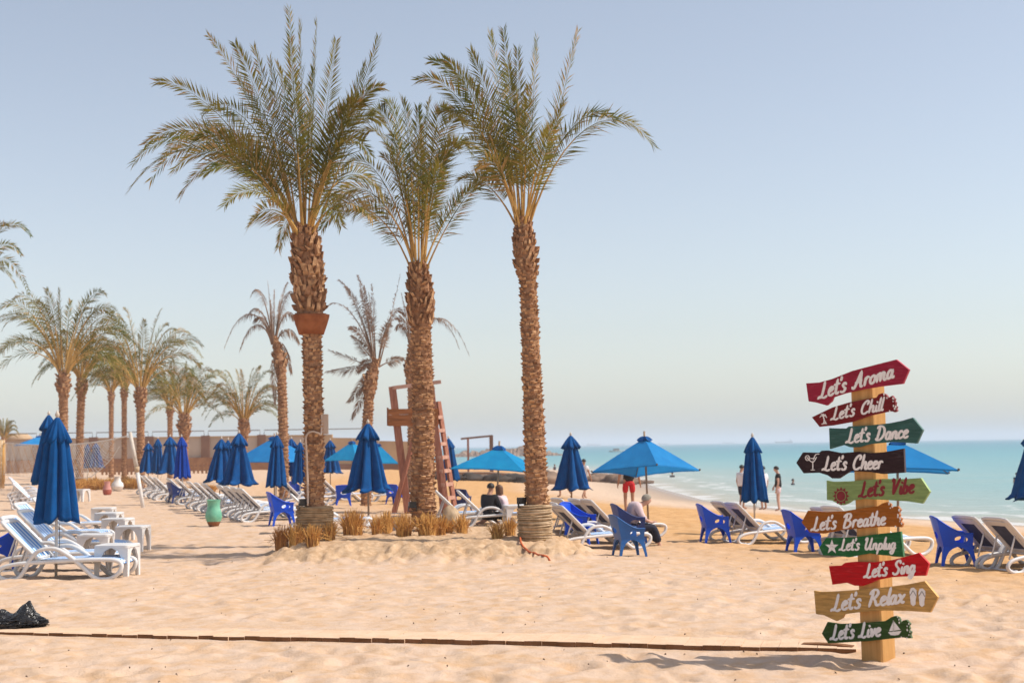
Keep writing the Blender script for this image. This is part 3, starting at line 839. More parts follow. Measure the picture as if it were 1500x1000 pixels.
far_palm('palm with a dense brownish crown just right of the broad leafy one behind the net', 116, 552, 8, 72, 76, 32, lean=4)
far_palm('thin-trunked palm with a small yellowish crown, left of a close pair', 163, 572, 5, 98, 52, 33)
far_palm('thin-trunked palm with a drooping crown, right of a close pair', 182, 566, 5.5, 92, 57, 34)
far_palm('stout palm with a tall upright green crown beside the leaning net pole', 206, 566, 8.5, 70, 105, 35, up=1.12)
far_palm('short slim palm with a small ragged crown above the bunched closed parasols', 249, 590, 5.5, 92, 56, 36)
far_palm('low palm with a thick swollen trunk top above the royal blue closed parasol', 270, 606, 9, 84, 74, 37, up=1.1)
far_palm('small pale green palm with hanging fronds before the wall behind two closed parasols', 357, 612, 8, 78, 66, 38, up=1.25)
far_palm('tiny green palm far away over the net at the edge of the beach', 6, 640, 4, 125, 24, 39, n=18)
make_palm('palm of which only drooping frond tips hang in at the left edge', 66,
    [(-40, 720, 11), (-42, 600, 10), (-45, 480, 10), (-46, 440, 14), (-46, 415, 9)], 470, (-46, 418),
    [(44, 344, .3, .3), (30, 372, .3, 1), (42, 428, .42, -.4), (22, 418, .4, 1.2), (-10, 350, .2), (-60, 300, 0), (-30, 290, 0), (-100, 330, .1), (-130, 380, .2), (-130, 440, .3), (10, 330, .2), (-85, 300, 0)], 40, G_FAR, 'far_leaf', nleaf=40, lmax=0.62, wmax=0.06, extra=6, elen=3.6)

G_DRY = 'half-dead palms with stripped fronds'
make_palm('withered palm with thin bare arching fronds left of the tall palm with the collar', 48,
    [(416, 735, 8.5), (415, 640, 8.5), (413, 565, 8), (412, 548, 8.5), (410, 532, 12), (406, 512, 7.5), (402, 492, 4.5)], 550, (401, 498),
    [(330, 506, .5, 0, 0), (352, 512, .5, .3, 0), (362, 464, .4, -.3, 0), (368, 432, .3, .4), (392, 412, .05), (421, 414, .12), (428, 428, .2), (438, 502, .45), (433, 470, .4, .5), (402, 425, 0), (410, 440, 0), (396, 440, .02), (372, 470, .3), (403, 590, .02, -.3), (427, 545, .2, .3)], 41, G_DRY, 'grey_leaf', nleaf=60, lmax=0.26, wmax=0.03, extra=0, elen=1.8, r0=0.042, dry=0.15, nst=8, gap=0.12, sag=0.9, pmat='grey_leaf', pet=0.3)
make_palm('leaning withered palm with one feathery upright plume and broken hanging stalks', 44,
    [(536, 740, 9), (537, 650, 9), (540, 590, 8.5), (541, 580, 9), (542, 562, 13), (546, 545, 9), (551, 525, 6)], 585, (551, 528),
    [(497, 411, .12, 0, .4), (506, 420, .1, .2), (524, 404, .08, .1), (533, 420, .05), (540, 430, .03), (545, 418, .02), (528, 425, .06), (586, 404, -.02, .2, 0), (482, 447, .2, .2, 0), (512, 480, .15), (585, 470, .25), (572, 476, .2), (567, 490, .1), (592, 462, .3, .4), (516, 492, .02), (483, 513, .0, .1), (479, 544, -.02, 0), (516, 612, -.05, .1), (510, 588, -.05, -.2), (590, 525, .05, .1), (525, 545, .3, .1)], 42, G_DRY, 'grey_leaf', nleaf=64, lmax=0.32, wmax=0.028, extra=0, elen=1.8, r0=0.036, dry=0.15, nst=9, gap=0.11, sag=0.25, pmat='grey_leaf', pet=0.3)
make_palm('thin withered palm half hidden behind the middle tall palm, one frond bent right', 52,
    [(604, 740, 8), (604, 640, 8), (605, 575, 9), (603, 545, 12), (603, 520, 7), (603, 495, 5)], 570, (603, 500),
    [(686, 517, .45, .2, 0), (672, 508, .45, .5, 0), (588, 430, .03), (592, 450, .0), (596, 455, 0), (580, 480, .3), (600, 435, 0), (585, 462, .1)], 43, G_DRY, 'grey_leaf', nleaf=60, lmax=0.28, wmax=0.03, extra=0, elen=1.8, r0=0.042, dry=0.15, nst=8, gap=0.12, sag=0.9, pmat='grey_leaf', pet=0.3)

# ------------------------------------------------------------------ signpost
def build_signpost():
    foot = hit(1287, 965)
    D = foot.y
    vd = Vector((foot.x, foot.y, 0)).normalized()
    yaw = R(33)
    Nf = Matrix.Rotation(-yaw, 3, 'Z') @ (-vd)            # front face normal, turned to the viewer's left
    Uf = Vector((-Nf.y, Nf.x, 0))                          # viewer's right along the face
    if Uf.x < 0: Uf = -Uf
    root = thing('signpost', 'wooden post carrying ten painted arrow boards with brush lettering, standing in the sand', 'signpost', foot)
    k = D / FPX
    wd = 30 * k / math.cos(yaw)
    # the post leans slightly; its axis follows the two ends seen
    tilt_top = at(1270, 545, D) - foot
    axis = Vector((tilt_top.x, 0, tilt_top.z)).normalized()
    Hh = tilt_top.length
    Uv = (Uf - axis * Uf.dot(axis)).normalized(); Nv = Uv.cross(axis).normalized()
    if Nv.dot(Nf) < 0: Nv = -Nv
    rot = Matrix((Uv, -Nv, axis)).transposed()
    mb = MB()
    # post: chamfered square section
    hw = wd / 2; ch = 0.012
    sec = [(-hw + ch, -hw), (hw - ch, -hw), (hw, -hw + ch), (hw, hw - ch), (hw - ch, hw), (-hw + ch, hw), (-hw, hw - ch), (-hw, -hw + ch)]
    rows = [[Uv * a - Nv * b + axis * z for a, b in sec] for z in (-0.35, Hh * 0.5, Hh)]
    b0 = mb.quad_grid(rows, True, False, 0, False)
    mb.f.append(tuple(b0 + 16 + i for i in range(8))); mb.m.append(0); mb.sm.append(False)
    mb.build('post', ['post_wood'], root)
    O = Nv * (hw + 0.004)                                   # plane of the boards' backs (local to root)
    TH = 0.026
    def pl(px, py, lift):
        """photo pixel -> point on the board face plane"""
        d = CR @ Vector(((px - 750) / FPX, -(py - 500) / FPX, -1))
        o = Vector((0, 0, CAM_H)) - foot
        t = ((O + Nv * lift) - o).dot(Nv) / d.dot(Nv)
        return o + d * t
    def uv(p):
        return (p - O).dot(Uv), (p - O).dot(axis)
    G = {
     'L': (.50, [[(.20,1.0),(.18,.6),(.14,.22),(.06,.02)],[(-.1,.02),(.02,.1),(.16,.03),(.3,-.03),(.46,.05)]]),
     'e': (.38, [[(.06,.26),(.2,.3),(.3,.42),(.22,.54),(.1,.46),(.05,.25),(.1,.06),(.22,.0),(.38,.1)]]),
     't': (.30, [[(.14,.92),(.12,.4),(.12,.12),(.2,0),(.32,.08)],[(-.04,.6),(.14,.63),(.32,.62)]]),
     "'": (.14, [[(.08,1.02),(.07,.88),(.04,.8)]]),
     's': (.38, [[(.3,.44),(.2,.56),(.1,.46),(.16,.32),(.27,.2),(.22,.03),(.08,.0),(0,.08)]]),
     'A': (.66, [[(-.06,.12),(.04,.0),(.16,.2),(.4,1.02)],[(.4,1.02),(.43,.5),(.48,.04),(.6,.04)],[(.1,.36),(.3,.34),(.5,.4)]]),
     'r': (.36, [[(.08,.5),(.07,.25),(.06,0)],[(.07,.3),(.18,.52),(.32,.46)]]),
     'o': (.42, [[(.2,.5),(.06,.38),(.04,.15),(.15,0),(.29,.08),(.33,.3),(.26,.48),(.16,.5)],[(.3,.42),(.43,.42)]]),
     'm': (.66, [[(.06,.5),(.06,.0)],[(.06,.28),(.17,.51),(.26,.45),(.27,.0)],[(.27,.28),(.38,.51),(.48,.45),(.48,.12),(.56,0),(.66,.08)]]),
     'a': (.46, [[(.32,.46),(.18,.53),(.05,.34),(.05,.1),(.15,0),(.27,.1),(.33,.46)],[(.34,.52),(.31,.12),(.38,0),(.47,.08)]]),
     'C': (.58, [[(.42,.7),(.5,.86),(.42,1.0),(.28,.94),(.12,.7),(.06,.3),(.16,.04),(.34,0),(.54,.14)]]),
     'h': (.46, [[(.14,1.04),(.1,.5),(.06,0)],[(.08,.25),(.2,.51),(.32,.46),(.31,.1),(.38,0),(.47,.07)]]),
     'i': (.21, [[(.08,.5),(.07,.12),(.13,0),(.22,.06)],[(.11,.7),(.12,.76)]]),
     'l': (.21, [[(.14,1.04),(.09,.5),(.07,.12),(.13,0),(.22,.07)]]),
     'D': (.70, [[(.22,.92),(.17,.5),(.1,.04)],[(.0,.12),(.12,.0),(.34,.04),(.54,.3),(.58,.62),(.46,.9),(.2,1.0),(.02,.86)]]),
     'n': (.46, [[(.06,.5),(.06,0)],[(.06,.26),(.18,.51),(.3,.45),(.3,.1),(.37,0),(.47,.07)]]),
     'c': (.38, [[(.3,.42),(.2,.53),(.06,.36),(.05,.12),(.16,0),(.38,.1)]]),
     'V': (.58, [[(.02,.86),(.12,1.0),(.17,.5),(.2,.02)],[(.2,.02),(.36,.5),(.52,1.02)]]),
     'b': (.44, [[(.14,1.02),(.08,.4),(.08,.1),(.18,0),(.32,.12),(.32,.38),(.22,.49),(.09,.3)],[(.32,.36),(.46,.4)]]),
     'B': (.66, [[(.22,.92),(.16,.5),(.1,.0)],[(.0,.8),(.2,1.0),(.42,.99),(.48,.8),(.36,.58),(.2,.52)],[(.24,.53),(.46,.46),(.54,.26),(.4,.04),(.08,-.02)]]),
     'U': (.70, [[(.0,.82),(.1,1.0),(.16,.9),(.1,.4),(.12,.1),(.24,0),(.4,.2),(.5,.6),(.55,1.0)],[(.55,1.0),(.5,.4),(.5,.08),(.58,0),(.7,.08)]]),
     'p': (.46, [[(.1,.5),(.06,.0),(.0,-.4)],[(.08,.3),(.2,.51),(.34,.4),(.33,.12),(.2,0),(.08,.1)],[(.3,.06),(.46,.1)]]),
     'u': (.46, [[(.06,.5),(.05,.14),(.13,0),(.25,.1),(.32,.5)],[(.32,.5),(.31,.12),(.38,0),(.47,.08)]]),
     'g': (.44, [[(.32,.46),(.18,.53),(.05,.34),(.06,.1),(.17,.02),(.28,.12),(.33,.46)],[(.34,.52),(.3,-.1),(.2,-.4),(.06,-.36),(.04,-.22),(.2,-.06),(.44,.1)]]),
     'S': (.56, [[(.46,.8),(.4,.99),(.22,.94),(.14,.74),(.26,.54),(.4,.36),(.34,.08),(.14,.0),(-.02,.14)]]),
     'x': (.42, [[(.02,.46),(.1,.51),(.26,.04),(.4,.06)],[(.38,.51),(.2,.26),(.02,.0)]]),
     'R': (.70, [[(.22,.92),(.16,.5),(.08,.0)],[(.02,.78),(.2,1.0),(.42,.99),(.5,.78),(.38,.56),(.2,.5)],[(.26,.5),(.4,.3),(.5,.04),(.7,.08)]]),
     'v': (.42, [[(.02,.44),(.09,.51),(.12,.2),(.16,.02),(.3,.25),(.34,.5),(.44,.44)]]),
     ' ': (.40, []),
    }
    def stroke(mb, pts, hwid, lift, mi, taper=True):
        """raised brush stroke through board-plane points"""
        P = smooth_path([Vector((a, b, 0)) for a, b in pts], 6)
        n = len(P); rows = []
        for i, p in enumerate(P):
            t = (P[min(i + 1, n - 1)] - P[max(i - 1, 0)]).normalized(); s = Vector((-t.y, t.x, 0))
            e = min(i, n - 1 - i) / 2.0
            h = hwid * (1.0 + 0.28 * abs(t.y) - 0.18 * abs(t.x))
            if e < 1: h *= math.sqrt(max(0.12, 1 - (1 - e) ** 2)) 
            q = p
            if i == 0: q = p - t * hwid * 0.6
            if i == n - 1: q = p + t * hwid * 0.6
            rows.append([O + Uv * (q.x + s.x * c * h) + axis * (q.y + s.y * c * h) + Nv * (TH + lift + (0.0016 if c == 0 else 0.0008)) for c in (-1, 0, 1)])
        mb.quad_grid(rows, False, False, mi, True, flip=False)
    boards = [
     # name colour, outline in crop coords, crop(ox,oy,s), text, baseline, cap, icon, label
     ('sign_crimson', (0.36, 0.02, 0.05), 'A', [(170,255),(250,250),(330,228),(450,180),(600,140),(720,110),(797,172),(760,258),(620,275),(500,295),(400,318),(335,340),(325,365),(295,390),(230,372),(185,365)], "Let's Aroma", (252,348), (705,218), 92, None, 'crimson arrow board reading Let\'s Aroma, topmost on the post', 1),
     ('sign_darkred', (0.2, 0.014, 0.018), 'A', [(205,462),(330,402),(430,372),(540,350),(600,342),(612,322),(635,315),(655,322),(672,344),(695,330),(706,346),(712,350),(708,365),(717,372),(713,392),(724,398),(719,410),(726,422),(712,432),(690,425),(650,432),(560,452),(450,490),(330,512),(252,520)], "Let's Chill", (328,478), (640,418), 75, 'palm', 'dark red board with ragged end and palm tree mark reading Let\'s Chill', 1),
     ('sign_teal', (0.045, 0.125, 0.108), 'A', [(310,528),(360,530),(415,530),(430,518),(550,512),(680,498),(760,482),(820,464),(882,540),(845,622),(700,612),(560,625),(490,645),(440,645),(400,630),(315,655)], "Let's Dance", (420,618), (792,585), 84, None, 'grey-green arrow board reading Let\'s Dance', 1),
     ('sign_brown', (0.035, 0.017, 0.02), 'A', [(110,740),(150,676),(250,678),(265,665),(300,664),(380,680),(480,672),(560,680),(640,675),(700,665),(765,652),(772,800),(640,808),(560,795),(440,790),(400,815),(370,835),(330,835),(300,815),(250,800),(155,804)], "Let's Cheer", (276,785), (636,774), 84, 'cocktail', 'dark brown board with cocktail glass mark reading Let\'s Cheer', 1),
     ('sign_lime', (0.26, 0.36, 0.13), 'A', [(295,847),(330,855),(440,852),(520,845),(640,838),(780,838),(870,832),(925,915),(880,988),(800,975),(640,965),(520,960),(450,970),(430,985),(400,998),(380,998),(330,970),(297,965)], "Let's Vibe", (498,948), (828,922), 92, 'sun', 'pale green arrow board with maroon sun and lettering reading Let\'s Vibe', 1),
     ('sign_rust', (0.36, 0.11, 0.012), 'B', [(122,160),(155,98),(250,105),(350,100),(440,85),(520,75),(545,60),(570,53),(588,63),(594,84),(606,76),(625,75),(640,95),(630,108),(636,122),(632,130),(645,140),(640,154),(652,165),(645,185),(620,182),(560,182),(450,188),(330,200),(240,218),(165,212)], "Let's Breathe", (178,202), (560,170), 70, None, 'rust orange board with ragged end reading Let\'s Breathe', 1),
     ('sign_green', (0.02, 0.135, 0.04), 'B', [(215,290),(250,240),(330,240),(420,235),(520,220),(640,207),(655,340),(600,335),(540,330),(480,322),(430,330),(370,342),(320,335),(235,332)], "Let's Unplug", (324,305), (614,298), 60, 'starfish', 'bright green board with white starfish reading Let\'s Unplug', 1),
     ('sign_red', (0.56, 0.006, 0.01), 'B', [(265,388),(330,385),(350,370),(400,365),(500,368),(600,355),(680,335),(735,318),(788,375),(770,438),(700,440),(600,445),(520,460),(480,478),(440,492),(400,490),(360,475),(283,485)], "Let's Sing", (454,448), (716,420), 70, None, 'bright red arrow board reading Let\'s Sing', 1),
     ('sign_honey', (0.58, 0.32, 0.085), 'B', [(187,516),(220,522),(300,520),(420,512),(560,498),(680,483),(765,466),(835,550),(795,630),(680,622),(560,620),(470,625),(400,632),(345,640),(335,660),(305,675),(240,645),(197,638)], "Let's Relax", (284,622), (660,578), 82, 'flipflops', 'natural honey wood arrow board with flip-flop mark reading Let\'s Relax', 1),
     ('sign_olive', (0.04, 0.085, 0.018), 'B', [(228,740),(258,680),(320,690),(400,688),(500,680),(560,675),(590,655),(610,648),(630,655),(637,668),(642,684),(652,672),(670,668),(690,690),(682,702),(688,712),(682,722),(695,732),(690,748),(697,765),(680,765),(650,760),(560,770),(470,780),(380,785),(262,792)], "Let's Live", (278,772), (534,752), 76, 'boat', 'dark green board with sailing boat mark and ragged end reading Let\'s Live, lowest on the post', 1),
    ]
    crops = {'A': (1140, 500, 4.1667), 'B': (1140, 720, 3.5714)}
    for bi, (mn, colr, cr, outl, text, q0, q1, cap, icon, lab, _) in enumerate(boards):
        ox, oy, s = crops[cr]
        def c2uv(c):
            return uv(pl(ox + c[0] / s, oy + c[1] / s, TH))
        if mn == 'sign_honey':
            M[mn] = mat(mn, colr, 0.55, tuple(c * 0.6 for c in colr), 5, 0.3, 30, 0.3, stretch=(1.2, 1.2, 12))
        else:
            M[mn] = mat(mn, colr, 0.65, tuple(c * 0.72 for c in colr), 5, 0.35, 30, 0.12, stretch=(1.2, 1.2, 14))
        n_, l_ = M[mn].node_tree.nodes, M[mn].node_tree.links
        tc_ = n_.new('ShaderNodeTexCoord'); mp_ = n_.new('ShaderNodeMapping'); mp_.inputs['Scale'].default_value = (5, 5, 26); l_.new(tc_.outputs['Object'], mp_.inputs[0])
        wn = n_.new('ShaderNodeTexNoise'); wn.inputs['Scale'].default_value = 2.2; wn.inputs['Detail'].default_value = 8; l_.new(mp_.outputs[0], wn.inputs['Vector'])
        wr = n_.new('ShaderNodeValToRGB'); wr.color_ramp.elements[0].position = 0.55; wr.color_ramp.elements[1].position = 0.8; wr.color_ramp.elements[1].color = (0.45, 0.45, 0.45, 1); l_.new(wn.outputs[0], wr.inputs[0])
        wm = n_.new('ShaderNodeMix'); wm.data_type = 'RGBA'; l_.new(wr.outputs[0], wm.inputs[0])
        src = n_['Principled BSDF'].inputs['Base Color'].links[0].from_socket
        l_.new(src, wm.inputs[6]); wm.inputs[7].default_value = (*[min(1, c * 1.3 + 0.07) for c in colr], 1); l_.new(wm.outputs[2], n_['Principled BSDF'].inputs['Base Color'])
        M[mn + '_edge'] = mat(mn + '_edge', tuple(min(1, c * 1.25 + 0.05) for c in colr), 0.7)
        P = [c2uv(c) for c in outl]
        # soften the outline a little, keeping the arrow corners
        mb = MB()
        dl = 0.0006 * (bi % 3)
        mb.prism(P, O + Nv * TH, Uv, axis, Nv, TH - 0.002, 0, 1)
        if mn == 'sign_rust' or mn == 'sign_darkred' or mn == 'sign_olive':
            # bare pale chips along the broken end
            rng = random.Random(bi)
            xm = max(c[0] for c in outl)
            for c in outl:
                if c[0] > xm - 75 and rng.random() < 0.75:
                    a = c2uv((c[0] - 2 - 3 * rng.random(), c[1])); r = 0.004 + 0.005 * rng.random()
                    mb.face([O + Nv * (TH + 0.0012) + Uv * (a[0] - r * 0.9 + r * math.cos(t)) + axis * (a[1] + r * 1.5 * math.sin(t)) for t in [i * 1.047 + rng.uniform(-.3, .3) for i in range(6)]], 3)
        lm = 2
        adv = sum(G[ch][0] for ch in text)
        x = 0.0; zi = 0
        ex = Vector((q1[0] - q0[0], q1[1] - q0[1])) / adv
        hwid = 0.084 * cap / s * k
        for ch in text:
            gw, strokes = G[ch]
            for st in strokes:
                pts = []
                for gx, gy in st:
                    gxs = x + gx + 0.16 * gy
                    c = (q0[0] + ex.x * gxs, q0[1] + ex.y * gxs - gy * cap)
                    pts.append(c2uv(c))
                stroke(mb, pts, hwid, 0.0002 + 0.00025 * (zi % 9), lm); zi += 1
            x += gw
        def poly(cs, mi=2, lift=0.0015):
            pts = [c2uv(c) for c in cs]
            ar = sum(pts[i][0] * pts[(i + 1) % len(pts)][1] - pts[(i + 1) % len(pts)][0] * pts[i][1] for i in range(len(pts)))
            if ar < 0: pts.reverse()
            mb.face([O + Uv * a + axis * b + Nv * (TH + lift) for a, b in pts], mi)
        def line(cs, wpx, lift=0.0018, mi=2):
            stroke(mb, [c2uv(c) for c in cs], wpx / s * k, lift, mi)
        if icon == 'palm':
            line([(278, 500), (282, 480), (276, 458)], 4)
            for e in ((255, 462), (262, 446), (276, 440), (292, 450), (298, 464)): line([(276, 458), ((276 + e[0]) / 2, (450 + e[1]) / 2 - 4), e], 3, 0.002)
            line([(266, 503), (280, 500), (298, 500)], 3.5, 0.0022)
            line([(290, 498), (291, 486)], 3, 0.0024)
        elif icon == 'cocktail':
            line([(212, 782), (212, 730)], 3.2); line([(200, 783), (224, 783)], 3, 0.002)
            line([(180, 712), (212, 736), (236, 704)], 3, 0.0022); line([(180, 713), (230, 712)], 2.6, 0.0024)
            line([(214, 722), (230, 690), (252, 686)], 3, 0.0026)
            line([(180 + 13 * math.cos(t), 710 + 15 * math.sin(t)) for t in [i * 0.7 for i in range(10)]], 2.6, 0.003)
            line([(172, 702), (188, 718)], 1.8, 0.0032); line([(188, 702), (172, 718)], 1.8, 0.0034)
        elif icon == 'sun':
            cx, cy = 384, 942
            poly([(cx + (52 if i % 2 == 0 else 36) * math.cos(i * math.pi / 12), cy + (58 if i % 2 == 0 else 40) * math.sin(i * math.pi / 12)) for i in range(24)], 2, 0.001)
            line([(cx + 29 * math.cos(i * math.pi / 8), cy + 32 * math.sin(i * math.pi / 8)) for i in range(17)], 2.2, 0.0018, 4)
        elif icon == 'starfish':
            cx, cy = 281, 288
            poly([(cx + (36 if i % 2 == 0 else 15) * math.sin(i * math.pi / 5), cy - (40 if i % 2 == 0 else 16) * math.cos(i * math.pi / 5)) for i in range(10)], 2, 0.0012)
            rg = random.Random(5)
            for _ in range(14):
                a, r = rg.uniform(0, 6.28), rg.uniform(2, 15)
                x0, y0 = cx + r * math.cos(a), cy + r * math.sin(a)
                poly([(x0 - 1.4, y0), (x0, y0 - 1.6), (x0 + 1.4, y0), (x0, y0 + 1.6)], 4, 0.0022)
        elif icon == 'flipflops':
            for cx, cy in ((706, 548), (752, 552)):
                poly([(cx - 12, cy + 38), (cx - 15, cy + 10), (cx - 19, cy - 25), (cx - 12, cy - 46), (cx + 4, cy - 48), (cx + 18, cy - 34), (cx + 18, cy - 8), (cx + 13, cy + 20), (cx + 13, cy + 40), (cx, cy + 49)], 2, 0.0014)
                line([(cx - 17, cy - 6), (cx - 6, cy - 22), (cx, cy - 32), (cx + 8, cy - 20), (cx + 16, cy - 4)], 1.8, 0.0024, 4)
        elif icon == 'boat':
            poly([(574, 733), (645, 726), (632, 746), (610, 750), (588, 748)], 2, 0.0014)
            poly([(600, 680), (600, 726), (580, 728)], 2, 0.0016); poly([(606, 676), (640, 720), (606, 725)], 2, 0.0018)
            line([(603, 672), (603, 730)], 1.6, 0.0022)
        o = mb.build('sign_board', [mn, mn + '_edge', 'letter_maroon' if text.endswith('Vibe') else 'letter_white', 'letter_white', 'letter_grey' if icon != 'sun' else mn], root)
        o['label'] = lab
build_signpost()

# ------------------------------------------------------------------ parasols
def closed_parasol_mesh(seed, H=2.32, L=1.52, rb=0.33, loose=1.0, cyl=False):
    rng = random.Random(seed); ph = [rng.uniform(0, 6.28) for _ in range(6)]
    SID = 128
    zb = H - L
    def rad(th, u, amp):
        """u 0 top .. 1 hem: eight folds, uneven"""
        f = abs(math.cos(4 * th + 0.35 * math.sin(3 * th + ph[0]) + 0.4 * u * math.sin(2 * th + ph[1]))) ** 0.8 * 2 - 1.25
        f2 = 0.35 * math.cos(13 * th + ph[2] + 2 * u) + 0.25 * math.cos(5 * th + ph[3] - 1.5 * u)
        return 1 + amp * (f + 0.6 * f2)
    can = MB(); rows = []
    prof = [(0.0, 0.035), (0.06, 0.085), (0.16, 0.125), (0.25, 0.15), (0.4, 0.185), (0.55, 0.225), (0.7, 0.262), (0.85, 0.3), (0.95, 0.325), (1.0, rb)]
    if cyl: prof = [(0.0, 0.035), (0.06, 0.11), (0.16, 0.17), (0.25, 0.2), (0.4, 0.222), (0.55, 0.245), (0.7, 0.27), (0.85, 0.297), (0.95, 0.315), (1.0, 0.33)]
    for u, r in prof:
        z = H - 0.1 - u * (L - 0.1)
        row = []
        for k in range(SID):
            th = 2 * math.pi * k / SID
            q = r * rb / 0.33 * rad(th, u, 0.3 * min(1, 0.45 + u) * loose)
            zz = z + (0.035 * math.cos(8 * th + ph[4]) + 0.02 * math.cos(3 * th + ph[5])) * max(0, u - 0.8) / 0.2
            row.append((q * math.cos(th), q * math.sin(th), zz))
        rows.append(row)
    # inside turn of the hem
    rows.append([(p[0] * 0.93, p[1] * 0.93, p[2] + 0.02) for p in rows[-1]])
    rows.append([(p[0] * 0.6, p[1] * 0.6, p[2] + 0.25) for p in rows[-1]])
    can.quad_grid(rows, True, False, 0, True, flip=True)
    fl = MB(); rows = []
    for u, r in ((0, 0.03), (0.12, 0.06), (0.4, 0.115), (0.75, 0.165), (1.0, 0.195), (1.03, 0.18)):
        row = []
        for k in range(SID):
            th = 2 * math.pi * k / SID
            q = r * rb / 0.33 * (1.16 if cyl else 1) * rad(th + 0.1, u, 0.26 * u)
            row.append((q * math.cos(th), q * math.sin(th), H - 0.02 - u * 0.34 + 0.03 * math.cos(8 * th + ph[2]) * u))
        rows.append(row)
    fl.quad_grid(rows, True, False, 0, True, flip=True)
    return can, fl

G_CL = 'closed blue beach parasols'
def closed_parasol_proto(seed, label, loc, cloth='blue_cloth', pole='pole_wood', finial='pale_pole', H=2.32, **kw):
    root = thing('closed_parasol', label, 'parasol', loc, 0, G_CL)
    can, fl = closed_parasol_mesh(seed, H, **kw)
    p = MB(); p.tube([(0, 0, -0.2), (0, 0, H - 0.02)], 0.022, 10, 0); p.build('pole', [pole], root)
    can.build('canopy', [cloth], root); fl.build('vent_flap', [cloth], root)
    f = MB(); f.lathe([(0.012, H - 0.03), (0.03, H + 0.0), (0.036, H + 0.025), (0.026, H + 0.05), (0.012, H + 0.075), (0.004, H + 0.09)], 10, 0); f.build('finial', [finial], root)
    return root

P_A = closed_parasol_proto(1, 'large closed blue parasol nearest the viewer, standing among the striped loungers', on_ground(82, 20.9), H=2.33, pole='pale_pole', rb=0.265, cyl=True)
# tie cord of the near parasol
mbt = MB(); mbt.tube(smooth_path([(0.1, -0.2, 0.82), (0.085, -0.12, 0.6), (0.06, -0.06, 0.36)], 6), 0.005, 5); mbt.build('tie_cord', ['black_plastic'], P_A)
P_B = closed_parasol_proto(2, 'closed blue parasol just behind and hidden by the large near one', on_ground(70, 33.5), H=2.7, L=1.6)
P_C = closed_parasol_proto(3, 'closed blue parasol with pale finial in front of the lifeguard tower, behind the straw bundles', on_ground(540, 32), rb=0.4, H=2.36)
def par(src, label, px, depth, rz=0.0, scale=1.0, tilt=(0, 0), swap=None):
    return dup(src, label, on_ground(px, depth), rz, G_CL, scale, tilt, swap)
roy = recolour('blue_cloth', 'royal_cloth')
par(P_A, 'closed blue parasol far behind the net, left of a close pair', 128, 90, 0.4, 1.0)
par(P_C, 'closed blue parasol far behind the net, right of a close pair', 140, 90, 0.9, 1.0)
par(P_C, 'closed blue parasol at the left end of the bunch beside the stout palm', 217, 68, 0.3, 0.93)
par(P_A, 'second closed blue parasol from the left in the bunch beside the stout palm', 231, 65, 1.3, 1.02)
par(P_C, 'third closed blue parasol from the left in the bunch, next to the royal blue one', 249, 60, 2.0, 1.02)
par(P_A, 'closed royal blue parasol at the right end of the bunch, brighter than the rest', 268, 53, 0.7, 1.0, (0, R(-1.5)), roy)
par(P_C, 'closed blue parasol with pale finial, shorter left one of the pair behind the jade jar', 321, 46.5, 0.2, 0.92, (0, R(2)))
par(P_A, 'closed blue parasol squeezed into the middle of the pair behind the jade jar', 334, 47.5, 1.2, 0.92)
par(P_C, 'closed blue parasol with pale finial, taller right one of the pair behind the jade jar', 349, 41, 2.4, 0.97, (0, R(-1)))
par(P_A, 'closed blue parasol behind the royal blue chair left of the collared palm', 404, 40, 0.5, 0.95, (0, R(1)))
par(P_C, 'thin closed parasol glimpsed between two others left of the collared palm', 427, 56, 1.0, 0.96)
par(P_A, 'closed dark blue parasol mostly hidden behind the collared palm', 440, 46, 1.7, 0.88)
par(P_C, 'small far closed parasol right of the collared palm before the tan wall', 484, 64, 0.8, 0.97)
par(P_A, 'closed blue parasol tilted beside the tower ladder', 664, 50, 0.8, 0.98, (0, R(-5)))
par(P_C, 'closed blue parasol right of the slender palm, with a man in white behind it', 838, 37, 1.6, 0.92)
par(P_A, 'closed blue parasol beside two loungers, in front of the people at the shore', 1106, 29.8, 2.2, 0.885, (0, 0), recolour('blue_cloth', 'blue_cloth'))
par(P_C, 'closed blue parasol cut off by the edge of the picture on the sea side', 1517, 31.5, 0.4, 1.03, (0, R(2)))

